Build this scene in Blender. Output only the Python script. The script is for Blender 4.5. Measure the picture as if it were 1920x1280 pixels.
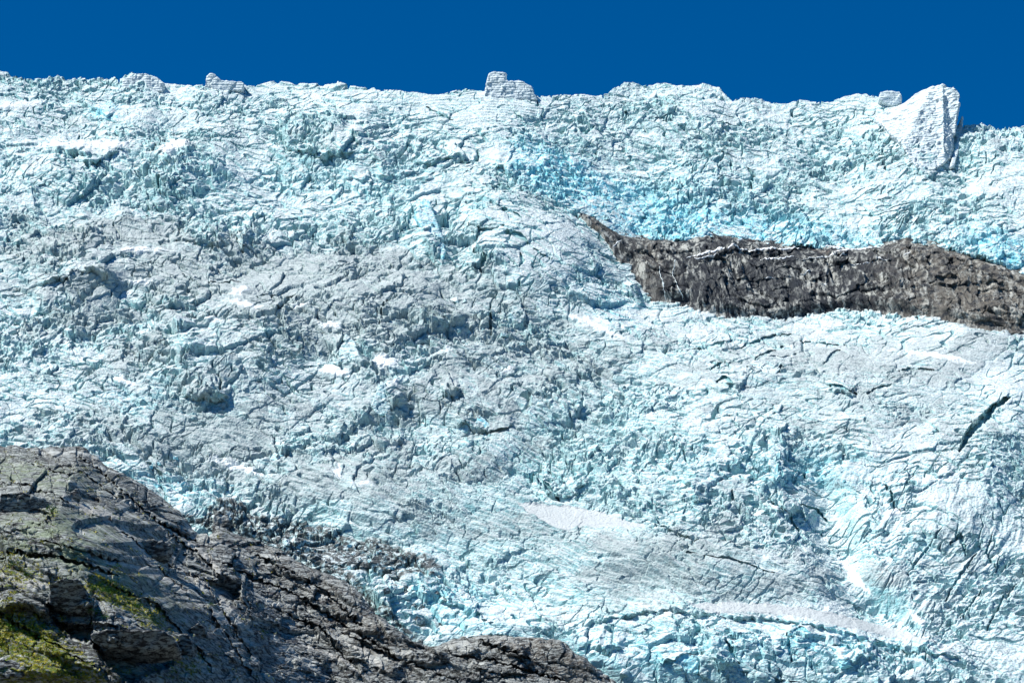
import bpy, bmesh, math, random, time
import numpy as np
T0 = time.time()
for o in list(bpy.data.objects):
    bpy.data.objects.remove(o, do_unlink=True)
scene = bpy.context.scene
col = scene.collection
R = math.radians

# ------------------------------------------------------------------ camera
HFOV, PITCH = R(20.0), R(20.0)
cam = bpy.data.objects.new("camera", bpy.data.cameras.new("camera"))
col.objects.link(cam)
cam.data.sensor_width = 36.0
cam.data.lens = 18.0 / math.tan(HFOV / 2)
cam.location = (0, 0, 0)
cam.rotation_euler = (R(90) + PITCH, 0, 0)
cam.data.clip_start = 1.0
cam.data.clip_end = 60000.0
scene.camera = cam

# ------------------------------------------------------------------ light
SUN_DIR = np.array((-0.57, -0.29, 0.77)); SUN_DIR /= np.linalg.norm(SUN_DIR)
sun_el = math.asin(SUN_DIR[2]); sun_az = math.atan2(SUN_DIR[0], SUN_DIR[1])   # clockwise from +Y
sl = bpy.data.lights.new("sun", 'SUN')
sl.energy = 5.0; sl.angle = R(0.53); sl.color = (1.0, 0.965, 0.89)
so = bpy.data.objects.new("sun", sl); col.objects.link(so)
so.rotation_euler = (math.atan2(math.hypot(SUN_DIR[0], SUN_DIR[1]), SUN_DIR[2]), 0, math.atan2(SUN_DIR[0], -SUN_DIR[1]))
world = bpy.data.worlds.new("World"); scene.world = world; world.use_nodes = True
wn = world.node_tree
for n in list(wn.nodes): wn.nodes.remove(n)
sky = wn.nodes.new('ShaderNodeTexSky'); sky.sky_type = 'NISHITA'
sky.sun_disc = False; sky.sun_elevation = sun_el; sky.sun_rotation = sun_az
sky.altitude = 1500; sky.air_density = 1.0; sky.dust_density = 0.0; sky.ozone_density = 4.0
tint = wn.nodes.new('ShaderNodeMixRGB'); tint.blend_type = 'MULTIPLY'; tint.inputs[0].default_value = 1.0
tint.inputs[2].default_value = (0.0, 0.52, 0.93, 1)
bg = wn.nodes.new('ShaderNodeBackground'); bg.inputs[1].default_value = 0.081
wo = wn.nodes.new('ShaderNodeOutputWorld')
wn.links.new(sky.outputs[0], tint.inputs[1]); wn.links.new(tint.outputs[0], bg.inputs[0]); wn.links.new(bg.outputs[0], wo.inputs[0])
scene.view_settings.view_transform = 'Standard'
scene.view_settings.look = 'None'
scene.view_settings.gamma = 1.0
scene.view_settings.exposure = 0.50
scene.view_settings.use_curve_mapping = False
scene.render.engine = 'CYCLES'
scene.cycles.max_bounces = 5; scene.cycles.diffuse_bounces = 4

# ------------------------------------------------------------------ numpy noise
rng = np.random.default_rng(7)
N = 512
_ang = rng.random((N, N)).astype(np.float32) * 2 * np.pi
GX, GY = np.cos(_ang), np.sin(_ang)
JX = rng.random((N, N)).astype(np.float32); JY = rng.random((N, N)).astype(np.float32)
RN = [rng.random((N, N)).astype(np.float32) for _ in range(4)]
f32 = np.float32
def gn(x, y, s=0):
    """gradient noise, about -0.7..0.7"""
    x = (x + s * 17.31).astype(f32); y = (y + s * 9.73).astype(f32)
    xf = np.floor(x); yf = np.floor(y); fx = x - xf; fy = y - yf
    xi = xf.astype(np.int32) & 511; yi = yf.astype(np.int32) & 511
    x1 = (xi + 1) & 511; y1 = (yi + 1) & 511
    u = fx * fx * fx * (fx * (fx * 6 - 15) + 10); v = fy * fy * fy * (fy * (fy * 6 - 15) + 10)
    a = GX[xi, yi] * fx + GY[xi, yi] * fy
    b = GX[x1, yi] * (fx - 1) + GY[x1, yi] * fy
    c = GX[xi, y1] * fx + GY[xi, y1] * (fy - 1)
    d = GX[x1, y1] * (fx - 1) + GY[x1, y1] * (fy - 1)
    return (a + (b - a) * u) * (1 - v) + (c + (d - c) * u) * v
def fbm(x, y, o=4, s=0, g=0.5):
    r = 0; a = 1.0
    for i in range(o):
        r = r + a * gn(x * 2.03 ** i, y * 2.03 ** i, s + i * 3); a *= g
    return r
def ridged(x, y, o=3, s=0, g=0.5):
    r = 0; a = 1.0
    for i in range(o):
        r = r + a * (1 - 2.2 * np.abs(gn(x * 2.03 ** i, y * 2.03 ** i, s + i * 3))); a *= g
    return r
def voro(x, y, s=0):
    """F1, F2, dx, dy, cell randoms"""
    x = (x + s * 31.7).astype(f32); y = (y + s * 13.9).astype(f32)
    xf = np.floor(x); yf = np.floor(y); fx = x - xf; fy = y - yf
    xi = xf.astype(np.int32); yi = yf.astype(np.int32)
    F1 = np.full(x.shape, 9, f32); F2 = F1.copy(); DX = np.zeros_like(F1); DY = DX.copy()
    IX = np.zeros(x.shape, np.int32); IY = IX.copy()
    for i in (-1, 0, 1):
        for j in (-1, 0, 1):
            a = (xi + i) & 511; b = (yi + j) & 511
            dx = fx - (i + JX[a, b]); dy = fy - (j + JY[a, b])
            d = dx * dx + dy * dy
            m = d < F1
            F2 = np.where(m, F1, np.minimum(F2, d)); F1 = np.where(m, d, F1)
            DX = np.where(m, dx, DX); DY = np.where(m, dy, DY)
            IX = np.where(m, a, IX); IY = np.where(m, b, IY)
    return np.sqrt(F1), np.sqrt(F2), DX, DY, RN[0][IX, IY], RN[1][IX, IY], RN[2][IX, IY]
def sstep(a, b, x):
    t = np.clip((x - a) / (b - a), 0, 1); return t * t * (3 - 2 * t)
def blocks(x, y, size, s, tilt=0.9, crack=0.5, cw=0.12, ang=0.0, ax=1.0, warp=0.35):
    """jumbled tilted blocks: returns (height in units of size, crackness 0..1, cell random)"""
    c, n = math.cos(ang), math.sin(ang)
    u = (x * c + y * n) / size; v = (-x * n + y * c) / (size * ax)
    wx = gn(u * 0.9, v * 0.9, s + 5) * warp + gn(u * 2.7, v * 2.7, s + 8) * warp * 0.35
    wy = gn(u * 0.9, v * 0.9, s + 6) * warp + gn(u * 2.7, v * 2.7, s + 9) * warp * 0.35
    F1, F2, dx, dy, r0, r1, r2 = voro(u + wx, v + wy, s)
    h = (r0 - 0.5) * 0.8 + ((r1 - 0.5) * dx + (r2 - 0.45) * dy) * 2 * tilt
    e = 1 - sstep(0, cw, F2 - F1)
    return h - crack * e, e, r2

# ------------------------------------------------------------------ photo pixel -> direction -> point at a distance
FPX = 960.0 / math.tan(HFOV / 2)
cP, sP = math.cos(PITCH), math.sin(PITCH)
def rays(px, py):
    X = (px - 960.0) / FPX; U = (640.0 - py) / FPX
    Yd = cP - sP * U; Zd = sP + cP * U
    return X / Yd, Zd / Yd            # lateral slope, elevation slope (per metre of Y)

# ------------------------------------------------------------------ coarse maps (regions of the icefall), 4 px cells
CX0, CY0, CS = -240.0, 60.0, 4.0
cpx, cpy = np.meshgrid(np.arange(CX0, 2160 + 1, CS, dtype=f32), np.arange(CY0, 1420 + 1, CS, dtype=f32))
def blob(lst, base=0.0):
    """sum of soft oriented blobs: (cx, cy, rx, ry, angle_deg, value)"""
    r = np.full(cpx.shape, base, f32)
    for cx, cy, rx, ry, a, v in lst:
        c, s = math.cos(R(a)), math.sin(R(a))
        dx = cpx - cx; dy = cpy - cy
        u = (dx * c + dy * s) / rx; w = (-dx * s + dy * c) / ry
        r += v * np.exp(-(u * u + w * w) ** 1.3)
    return r
def cmap(m, px, py):
    x = np.clip((px - CX0) / CS, 0, m.shape[1] - 1.001); y = np.clip((py - CY0) / CS, 0, m.shape[0] - 1.001)
    xi = x.astype(np.int32); yi = y.astype(np.int32); fx = (x - xi).astype(f32); fy = (y - yi).astype(f32)
    return (m[yi, xi] * (1 - fx) + m[yi, xi + 1] * fx) * (1 - fy) + (m[yi + 1, xi] * (1 - fx) + m[yi + 1, xi + 1] * fx) * fy
def seg_dist(px, py, pts):
    """distance to polyline, side (>0 = left of travel direction, i.e. above when going right), position 0..1"""
    best = np.full(px.shape, 1e9, f32); side = np.zeros(px.shape, f32); tt = side.copy()
    L = [0.0]
    for a, b in zip(pts[:-1], pts[1:]): L.append(L[-1] + math.hypot(b[0] - a[0], b[1] - a[1]))
    for i, (a, b) in enumerate(zip(pts[:-1], pts[1:])):
        dx, dy = b[0] - a[0], b[1] - a[1]; l2 = dx * dx + dy * dy
        t = np.clip(((px - a[0]) * dx + (py - a[1]) * dy) / l2, 0, 1)
        qx = px - a[0] - t * dx; qy = py - a[1] - t * dy
        d = np.sqrt(qx * qx + qy * qy)
        cr = -(dx * (py - a[1]) - dy * (px - a[0]))
        m = d < best
        best = np.where(m, d, best); side = np.where(m, np.sign(cr), side)
        tt = np.where(m, (L[i] + t * (L[i + 1] - L[i])) / L[-1], tt)
    return best, side, tt
def poly_sd(px, py, pts):
    """signed distance (px), positive inside"""
    P = list(pts) + [pts[0]]
    best = np.full(px.shape, 1e9, f32); ins = np.zeros(px.shape, bool)
    for a, b in zip(P[:-1], P[1:]):
        dx, dy = b[0] - a[0], b[1] - a[1]; l2 = dx * dx + dy * dy + 1e-9
        t = np.clip(((px - a[0]) * dx + (py - a[1]) * dy) / l2, 0, 1)
        d = np.hypot(px - a[0] - t * dx, py - a[1] - t * dy)
        best = np.minimum(best, d)
        c = (a[1] > py) != (b[1] > py)
        if dy != 0: ins ^= c & (px < dx * (py - a[1]) / dy + a[0])
    return np.where(ins, best, -best).astype(f32)
def window(px, py, pts, pad):
    xs = [p[0] for p in pts]; ys = [p[1] for p in pts]
    row = px[0]; c0 = np.searchsorted(row, min(xs) - pad); c1 = np.searchsorted(row, max(xs) + pad)
    sub = py[:, c0:c1]
    if c1 <= c0: return None
    rr = np.where((sub.min(1) < max(ys) + pad) & (sub.max(1) > min(ys) - pad))[0]
    if len(rr) == 0: return None
    return slice(rr[0], rr[-1] + 1), slice(c0, c1)
def add_ledges(h, px, py, lst, wob=None, k=1.0):
    """the ground above the line (left of travel) juts out H metres; the face below it is w px tall"""
    for pts, H, F, w in lst:
        W = window(px, py, pts, F * 2.5)
        if W is None: continue
        x = px[W]; y = py[W]
        if wob is not None: x = x + wob[0][W]; y = y + wob[1][W]
        d, s, t = seg_dist(x, y, pts)
        env = sstep(0, 0.22, np.minimum(t, 1 - t))
        f = np.where(s > 0, np.exp(-(d / F) ** 1.5), 1 - sstep(0, w, d)) * env
        h[W] += H * f * k
def add_cracks(h, e, px, py, lst, wob=None):
    for pts, D, w in lst:
        W = window(px, py, pts, w * 4)
        if W is None: continue
        x = px[W]; y = py[W]
        if wob is not None: x = x + wob[0][W] * 0.5; y = y + wob[1][W] * 0.5
        d, s, t = seg_dist(x, y, pts)
        ww = w * (0.35 + 0.65 * np.sin(np.pi * np.clip(t, 0.02, 0.98)))
        f = 1 - sstep(ww * 0.6, ww, d)
        h[W] -= D * f
        if e is not None: e[W] = np.maximum(e[W], f)

# ------------------------------------------------------------------ mesh + object helpers
def tag(o, label=None, cat=None, group=None, kind=None):
    if label: o["label"] = label
    if cat: o["category"] = cat
    if group: o["group"] = group
    if kind: o["kind"] = kind
    return o
def link(name, me, mat=None, parent=None):
    o = bpy.data.objects.new(name, me); col.objects.link(o)
    if mat: me.materials.append(mat)
    if parent: o.parent = parent
    return o
def grid_mesh(name, P, attrs=None, keep=None):
    """P (rows, cols, 3) -> quad mesh; attrs name -> (rows, cols) floats or (rows, cols, 3)"""
    nr, nc = P.shape[:2]
    idx = np.arange(nr * nc, dtype=np.int32).reshape(nr, nc)
    q = np.stack([idx[:-1, :-1], idx[:-1, 1:], idx[1:, 1:], idx[1:, :-1]], -1).reshape(-1, 4)
    V = P.reshape(-1, 3)
    sel = None
    if keep is not None:
        k = (keep[:-1, :-1] | keep[:-1, 1:] | keep[1:, 1:] | keep[1:, :-1]).reshape(-1)
        q = q[k]; used = np.zeros(len(V), bool); used[q.reshape(-1)] = True
        new = np.cumsum(used).astype(np.int32) - 1
        q = new[q]; V = V[used]; sel = used
    me = bpy.data.meshes.new(name)
    me.vertices.add(len(V)); me.vertices.foreach_set("co", V.astype(f32).ravel())
    nf = len(q)
    me.loops.add(nf * 4); me.loops.foreach_set("vertex_index", q.ravel())
    me.polygons.add(nf); me.polygons.foreach_set("loop_start", np.arange(0, nf * 4, 4, dtype=np.int32))
    me.update(calc_edges=True)
    for k, a in (attrs or {}).items():
        if a.ndim == 3:
            c = np.ones(a.shape[:2] + (4,), f32); c[..., :3] = a; c = c.reshape(-1, 4)
            if sel is not None: c = c[sel]
            at = me.attributes.new(k, 'FLOAT_COLOR', 'POINT'); at.data.foreach_set("color", c.ravel())
        else:
            c = a.reshape(-1).astype(f32)
            if sel is not None: c = c[sel]
            at = me.attributes.new(k, 'FLOAT', 'POINT'); at.data.foreach_set("value", c)
    return me

# ------------------------------------------------------------------ materials
class NT:
    def __init__(s, name):
        s.m = bpy.data.materials.new(name); s.m.use_nodes = True; s.t = s.m.node_tree
        for n in list(s.t.nodes): s.t.nodes.remove(n)
        s.out = s.n('ShaderNodeOutputMaterial'); s.b = s.n('ShaderNodeBsdfPrincipled')
        s.t.links.new(s.b.outputs[0], s.out.inputs[0])
        s.tc = s.n('ShaderNodeTexCoord')
    def n(s, t): return s.t.nodes.new(t)
    def l(s, a, b): s.t.links.new(a, b)
    def val(s, x, sock):
        if hasattr(x, 'is_output') or isinstance(x, bpy.types.NodeSocket): s.l(x, sock)
        else: sock.default_value = x
    def map(s, scale=(1, 1, 1), rot=(0, 0, 0), src=None):
        m = s.n('ShaderNodeMapping'); m.inputs['Scale'].default_value = scale; m.inputs['Rotation'].default_value = rot
        s.l(src or s.tc.outputs['Object'], m.inputs[0]); return m.outputs[0]
    def noise(s, scale, detail=4, rough=0.55, vec=None, dist=0.0):
        n = s.n('ShaderNodeTexNoise'); n.inputs['Scale'].default_value = scale
        n.inputs['Detail'].default_value = detail; n.inputs['Roughness'].default_value = rough; n.inputs['Distortion'].default_value = dist
        s.l(vec or s.tc.outputs['Object'], n.inputs['Vector']); return n.outputs[0]
    def vor(s, scale, vec=None, feat='F1'):
        n = s.n('ShaderNodeTexVoronoi'); n.feature = feat; n.inputs['Scale'].default_value = scale
        s.l(vec or s.tc.outputs['Object'], n.inputs['Vector']); return n.outputs[0]
    def attr(s, name):
        n = s.n('ShaderNodeAttribute'); n.attribute_name = name; return n
    def ramp(s, x, a, b, smooth=True):
        n = s.n('ShaderNodeMapRange'); n.interpolation_type = 'SMOOTHSTEP' if smooth else 'LINEAR'
        n.inputs[1].default_value = a; n.inputs[2].default_value = b; s.val(x, n.inputs[0]); return n.outputs[0]
    def math(s, op, a, b=0.0, clamp=False):
        n = s.n('ShaderNodeMath'); n.operation = op; n.use_clamp = clamp; s.val(a, n.inputs[0]); s.val(b, n.inputs[1]); return n.outputs[0]
    def mix(s, f, a, b, mode='MIX'):
        n = s.n('ShaderNodeMixRGB'); n.blend_type = mode; s.val(f, n.inputs[0])
        for k, c in ((1, a), (2, b)):
            s.val(c if not isinstance(c, tuple) else (c + (1,))[:4], n.inputs[k])
        return n.outputs[0]
    def bump(s, h, strength, dist, prev=None):
        n = s.n('ShaderNodeBump'); n.inputs['Strength'].default_value = strength; n.inputs['Distance'].default_value = dist
        s.l(h, n.inputs['Height'])
        if prev is not None: s.l(prev, n.inputs['Normal'])
        return n.outputs[0]
    def fin(s, color, rough=0.7, normal=None, spec=0.3):
        s.val(color if not isinstance(color, tuple) else color + (1,), s.b.inputs['Base Color'])
        s.val(rough, s.b.inputs['Roughness']); s.b.inputs['Specular IOR Level'].default_value = spec
        if normal is not None: s.l(normal, s.b.inputs['Normal'])
        return s.m

def ice_material(name, attrs=True, dirtbase=0.35, bluebase=0.3, mud=0.0):
    s = NT(name)
    n_big = s.noise(0.06, 5, 0.6); n_mid = s.noise(0.5, 5, 0.65); n_fin = s.noise(2.2, 4, 0.7)
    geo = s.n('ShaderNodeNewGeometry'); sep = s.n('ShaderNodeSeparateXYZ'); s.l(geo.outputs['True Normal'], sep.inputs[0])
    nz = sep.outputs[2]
    steep = s.ramp(nz, 0.55, 0.0)                              # steep faces: clean blue ice, with teal shade put into the colour too
    if attrs:
        mk = s.attr('mask'); sp = s.n('ShaderNodeSeparateColor'); s.l(mk.outputs['Color'], sp.inputs[0])
        dirt, snow, blue = sp.outputs[0], sp.outputs[1], sp.outputs[2]
        fresh_shade = s.attr('fresh_shade').outputs['Fac']
    else:
        dirt, snow, blue, fresh_shade = dirtbase, 0.0, bluebase, 0.0
    white = s.mix(s.ramp(n_mid, 0.35, 0.7), (0.57, 0.655, 0.665), (0.735, 0.80, 0.81))
    # bare ice tint, its teal also standing in for shade
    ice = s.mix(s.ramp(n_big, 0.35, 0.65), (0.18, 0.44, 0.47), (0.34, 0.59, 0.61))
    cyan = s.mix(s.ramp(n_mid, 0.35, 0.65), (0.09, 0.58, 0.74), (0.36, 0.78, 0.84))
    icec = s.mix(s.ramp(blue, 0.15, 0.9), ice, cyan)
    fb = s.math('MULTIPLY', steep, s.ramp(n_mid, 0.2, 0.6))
    fb = s.math('MAXIMUM', fb, fresh_shade)
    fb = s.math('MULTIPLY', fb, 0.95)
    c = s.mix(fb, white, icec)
    # translucent blue patches on open surfaces
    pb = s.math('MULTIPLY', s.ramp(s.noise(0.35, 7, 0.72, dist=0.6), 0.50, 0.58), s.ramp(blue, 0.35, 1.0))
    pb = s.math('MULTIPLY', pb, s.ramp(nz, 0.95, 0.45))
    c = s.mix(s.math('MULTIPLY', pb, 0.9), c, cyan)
    # grey rock dust, streaky
    v = s.map((0.22, 0.5, 1.5), (0, R(-28), 0))
    dn = s.noise(0.9, 6, 0.72, vec=v, dist=0.4)
    dn2 = s.noise(0.12, 5, 0.65)
    dd = s.math('ADD', s.math('MULTIPLY', dirt, 1.0), s.math('ADD', s.math('MULTIPLY', dn, 0.9), s.math('MULTIPLY', dn2, 0.7)))
    df = s.ramp(dd, 1.0, 1.5)
    c = s.mix(s.math('MULTIPLY', df, 0.75), c, (0.34, 0.39, 0.395))
    ln = s.math('ABSOLUTE', s.math('SUBTRACT', s.noise(0.33, 6, 0.62, vec=s.map((0.5, 0.7, 1.7), (0, R(-26), 0)), dist=0.9), 0.5))
    lf = s.math('MULTIPLY', s.ramp(ln, 0.028, 0.006), s.ramp(s.noise(0.5, 4), 0.38, 0.54))
    c = s.mix(s.math('MULTIPLY', lf, 0.85), c, (0.11, 0.16, 0.18))
    speck = s.ramp(s.noise(1.7, 5, 0.8, vec=s.map((1, 1, 2.2), (R(30), 0, R(20)))), 0.59, 0.66)
    speck = s.math('MULTIPLY', speck, s.ramp(dirt, -0.2, 0.6))
    c = s.mix(s.math('MULTIPLY', speck, 0.8), c, (0.09, 0.10, 0.105))
    if mud:
        c = s.mix(s.math('MULTIPLY', s.ramp(s.noise(0.6, 6, 0.72), 0.56, 0.46), mud), c, (0.045, 0.050, 0.052))
    if attrs:
        moraine = s.attr('moraine').outputs['Fac']
        mf = s.math('MULTIPLY', s.ramp(moraine, 0.1, 0.7), s.ramp(s.noise(0.5, 7, 0.76), 0.43, 0.51))
        c = s.mix(s.math('MULTIPLY', mf, 0.93), c, (0.045, 0.050, 0.052))
        c = s.mix(s.ramp(s.math('ADD', snow, s.math('MULTIPLY', s.math('SUBTRACT', n_mid, 0.5), 2.2)), 0.35, 0.95), c, (0.74, 0.79, 0.80))
        c = s.mix(s.ramp(s.attr('gritty').outputs['Fac'], 0.35, 0.65), c, s.mix(n_fin, (0.41, 0.45, 0.46), (0.55, 0.59, 0.60)))
    nb = s.bump(s.noise(1.3, 5, 0.62), 0.8, 0.4); nb = s.bump(s.vor(1.1, vec=s.map((1, 1, 1.3))), 0.5, 0.35, nb)
    return s.fin(c, 0.55, nb, 0.25)

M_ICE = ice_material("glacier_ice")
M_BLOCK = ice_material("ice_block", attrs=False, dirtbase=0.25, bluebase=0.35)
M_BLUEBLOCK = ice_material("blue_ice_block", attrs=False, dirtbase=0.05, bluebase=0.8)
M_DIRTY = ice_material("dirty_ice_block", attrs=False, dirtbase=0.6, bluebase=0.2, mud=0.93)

def firn_material():
    s = NT("layered_firn")
    w = s.n('ShaderNodeTexWave'); w.bands_direction = 'Z'; w.inputs['Scale'].default_value = 0.28
    w.inputs['Distortion'].default_value = 3.5; w.inputs['Detail'].default_value = 4; w.inputs['Detail Scale'].default_value = 0.6
    s.l(s.map((0.35, 0.35, 1)), w.inputs[0])
    c = s.mix(s.ramp(s.noise(0.5, 5, 0.6), 0.3, 0.7), (0.52, 0.62, 0.64), (0.69, 0.77, 0.79))
    line = s.math('MULTIPLY', s.ramp(w.outputs[1], 0.14, 0.02), s.ramp(s.noise(0.4, 4), 0.35, 0.6))
    c = s.mix(s.math('MULTIPLY', line, 0.6), c, (0.30, 0.40, 0.44))
    nb = s.bump(w.outputs[1], 0.35, 0.4); nb = s.bump(s.noise(1.5, 5, 0.6), 0.8, 0.35, nb)
    return s.fin(c, 0.6, nb, 0.25)
M_FIRN = firn_material()

# rock: streaks run with the foliation
def rock_material(name, kind):
    s = NT(name)
    if kind == 'slope':
        v = s.map((0.8, 0.6, 3.0), (0, R(-33), 0)); v2 = s.map((0.12, 0.12, 0.55), (0, R(-30), 0))
    else:
        v = s.map((0.85, 0.5, 0.26), (0, R(24), 0)); v2 = s.map((0.25, 0.2, 0.06), (0, R(-10), 0))
    st = s.noise(0.55, 8, 0.72, vec=v, dist=0.5)
    st2 = s.noise(0.5, 6, 0.68, vec=v2, dist=0.4)
    big = s.noise(0.035, 5, 0.6)
    if kind == 'slope':
        c = s.mix(s.ramp(st, 0.44, 0.57), (0.03, 0.034, 0.038), (0.42, 0.455, 0.45))
        c = s.mix(s.math('MULTIPLY', s.ramp(st2, 0.52, 0.62), 0.8), c, (0.60, 0.63, 0.61))
        c = s.mix(s.math('MULTIPLY', s.ramp(st2, 0.47, 0.34), 0.5), c, (0.13, 0.12, 0.13))
        lich = s.math('MULTIPLY', s.attr('lichen').outputs['Fac'], s.ramp(s.noise(0.16, 6, 0.7, vec=s.map((1, 1, 1.8), (0, R(-30), 0))), 0.42, 0.58))
        c = s.mix(s.math('MULTIPLY', lich, 0.7), c, (0.36, 0.44, 0.29))
        tan = s.math('MULTIPLY', s.attr('tan').outputs['Fac'], s.ramp(s.noise(0.2, 6, 0.7), 0.40, 0.60))
        c = s.mix(s.math('MULTIPLY', tan, 0.28), c, (0.38, 0.32, 0.26))
        pale = s.math('MULTIPLY', s.attr('pale').outputs['Fac'], s.ramp(st, 0.36, 0.52))
        c = s.mix(s.math('MULTIPLY', pale, 0.8), c, (0.60, 0.60, 0.57))
        ms = s.attr('moss').outputs['Fac']
        mn = s.noise(0.6, 8, 0.82, vec=s.map((1, 1, 1.8), (0, R(-32), 0)))
        mf = s.ramp(s.math('ADD', mn, s.math('MULTIPLY', ms, 0.15)), 0.60, 0.65)
        mf = s.math('MULTIPLY', mf, s.ramp(ms, 0.02, 0.25))
        mossc = s.mix(s.ramp(s.noise(0.9, 5, 0.7), 0.46, 0.62), (0.14, 0.21, 0.015), (0.50, 0.42, 0.03))
        mossc = s.mix(s.ramp(s.noise(2.6, 4, 0.7), 0.5, 0.62), mossc, (0.05, 0.045, 0.02))
        c = s.mix(mf, c, mossc)
    else:
        c = s.mix(s.ramp(st, 0.46, 0.60), (0.018, 0.024, 0.032), (0.46, 0.475, 0.445))
        c = s.mix(s.math('MULTIPLY', s.ramp(st2, 0.53, 0.42), 0.75), c, (0.028, 0.033, 0.042))
        tan = s.math('MULTIPLY', s.attr('tan').outputs['Fac'], s.ramp(s.noise(0.25, 6, 0.7, vec=s.map((1, 1, 1.8), (0, R(-30), 0))), 0.40, 0.56))
        c = s.mix(s.math('MULTIPLY', tan, 0.45), c, (0.44, 0.39, 0.31))
        rust = s.ramp(s.noise(0.10, 6, 0.75), 0.60, 0.70)
        c = s.mix(s.math('MULTIPLY', rust, 0.2), c, (0.26, 0.13, 0.06))
    ve = s.vor(0.42, vec=s.map((1.0, 0.5, 2.4), (0, R(-33) if kind == 'slope' else R(-10), 0)), feat='DISTANCE_TO_EDGE')
    jf = s.math('MULTIPLY', s.ramp(ve, 0.035, 0.0), s.ramp(s.noise(0.25, 4), 0.45, 0.6))
    c = s.mix(s.math('MULTIPLY', jf, 0.85), c, (0.03, 0.03, 0.03))
    nb = s.bump(st, 1.0, 1.3); nb = s.bump(s.noise(1.6, 6, 0.72), 0.9, 0.35, nb)
    return s.fin(c, 0.8, nb, 0.25)
M_SLOPE = rock_material("slope_rock", 'slope')
M_CLIFF = rock_material("cliff_rock", 'cliff')

# ------------------------------------------------------------------ region outlines traced in the photograph
SKY = [(-300, 120), (0, 134), (12, 135), (33, 144), (60, 149), (80, 150), (103, 147), (110, 142), (120, 146), (160, 147), (207, 149), (230, 151), (240, 145), (257, 139), (272, 138),
       (287, 144), (300, 149), (310, 157), (353, 157), (383, 160), (473, 160), (507, 154), (543, 154), (555, 159), (567, 156), (633, 154), (640, 156), (673, 162),
       (723, 168), (757, 172), (797, 176), (830, 178), (847, 172), (873, 168), (907, 170), (940, 171), (1003, 175), (1023, 180), (1057, 178), (1090, 179), (1117, 182), (1140, 173),
       (1160, 163), (1173, 155), (1207, 158), (1247, 154), (1277, 160), (1313, 158), (1347, 164), (1363, 179), (1373, 191), (1383, 185), (1430, 187), (1467, 193),
       (1500, 189), (1547, 190), (1580, 183), (1620, 174), (1645, 180), (1660, 192), (1692, 196), (1710, 205), (1740, 220), (1780, 235), (1805, 240), (1827, 234), (1843, 237), (1857, 234), (1873, 239), (1920, 239), (2000, 250), (2300, 262)]
CLIFF = [(1076, 392), (1112, 406), (1150, 433), (1180, 442), (1215, 446), (1270, 446), (1330, 440), (1372, 440), (1400, 445), (1428, 456), (1470, 456), (1520, 460), (1560, 464), (1620, 462),
         (1665, 457), (1700, 450), (1745, 456), (1790, 472), (1830, 482), (1870, 495), (1900, 505), (1960, 520), (2060, 545), (2140, 560), (2140, 640), (2000, 628), (1920, 623), (1850, 622), (1800, 614), (1770, 608), (1740, 600),
         (1700, 597), (1650, 591), (1590, 585), (1550, 590), (1500, 600), (1440, 605), (1390, 602), (1340, 595), (1300, 588), (1285, 574), (1255, 570), (1230, 565), (1205, 545), (1190, 525),
         (1178, 495), (1165, 490), (1150, 470), (1142, 456), (1128, 438), (1102, 416)]
ROCK = [(-260, 820), (0, 834), (60, 837), (110, 835), (150, 836), (165, 843), (185, 860), (205, 878), (240, 893), (262, 905), (290, 922), (315, 940), (335, 958), (352, 978), (370, 1003),
        (392, 1004), (405, 985), (425, 990), (445, 1003), (480, 1012), (520, 1028), (560, 1052), (600, 1070), (640, 1085), (665, 1102), (690, 1132), (706, 1150), (730, 1168), (748, 1180), (775, 1200),
        (800, 1212), (822, 1208), (850, 1196), (905, 1189), (955, 1191), (1010, 1196), (1055, 1203), (1070, 1220), (1100, 1237), (1130, 1262), (1165, 1284), (1230, 1340), (1250, 1420), (-260, 1420)]

sd_cliff = poly_sd(cpx, cpy, CLIFF)
sd_rock = poly_sd(cpx, cpy, ROCK)
# steepness (rise per metre) of the icefall
m_tan = blob([(1520, 650, 420, 60, 8, -0.62), (1150, 590, 160, 25, 20, -0.3), (500, 190, 700, 45, 3, 0.1), (1500, 190, 500, 45, 3, 0.1),
              (550, 520, 200, 45, 0, -0.45), (250, 440, 300, 20, 0, -0.3), (150, 275, 130, 14, 0, -0.5), (320, 275, 50, 14, 0, -0.45), (1080, 980, 150, 25, 15, -0.45),
              (1500, 1165, 330, 16, 8, -0.45), (1200, 900, 200, 40, 0, -0.15), (1250, 1240, 500, 60, 5, 0.2), (480, 680, 200, 70, -10, 0.1), (1000, 480, 160, 90, 20, 0.15),
              (1700, 1000, 240, 160, 0, 0.2), (1300, 350, 300, 80, 15, 0.2), (850, 900, 500, 60, 0, -0.15), (950, 1080, 250, 60, 25, -0.25), (640, 250, 90, 60, 10, 0.2)], 1.38)
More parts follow.
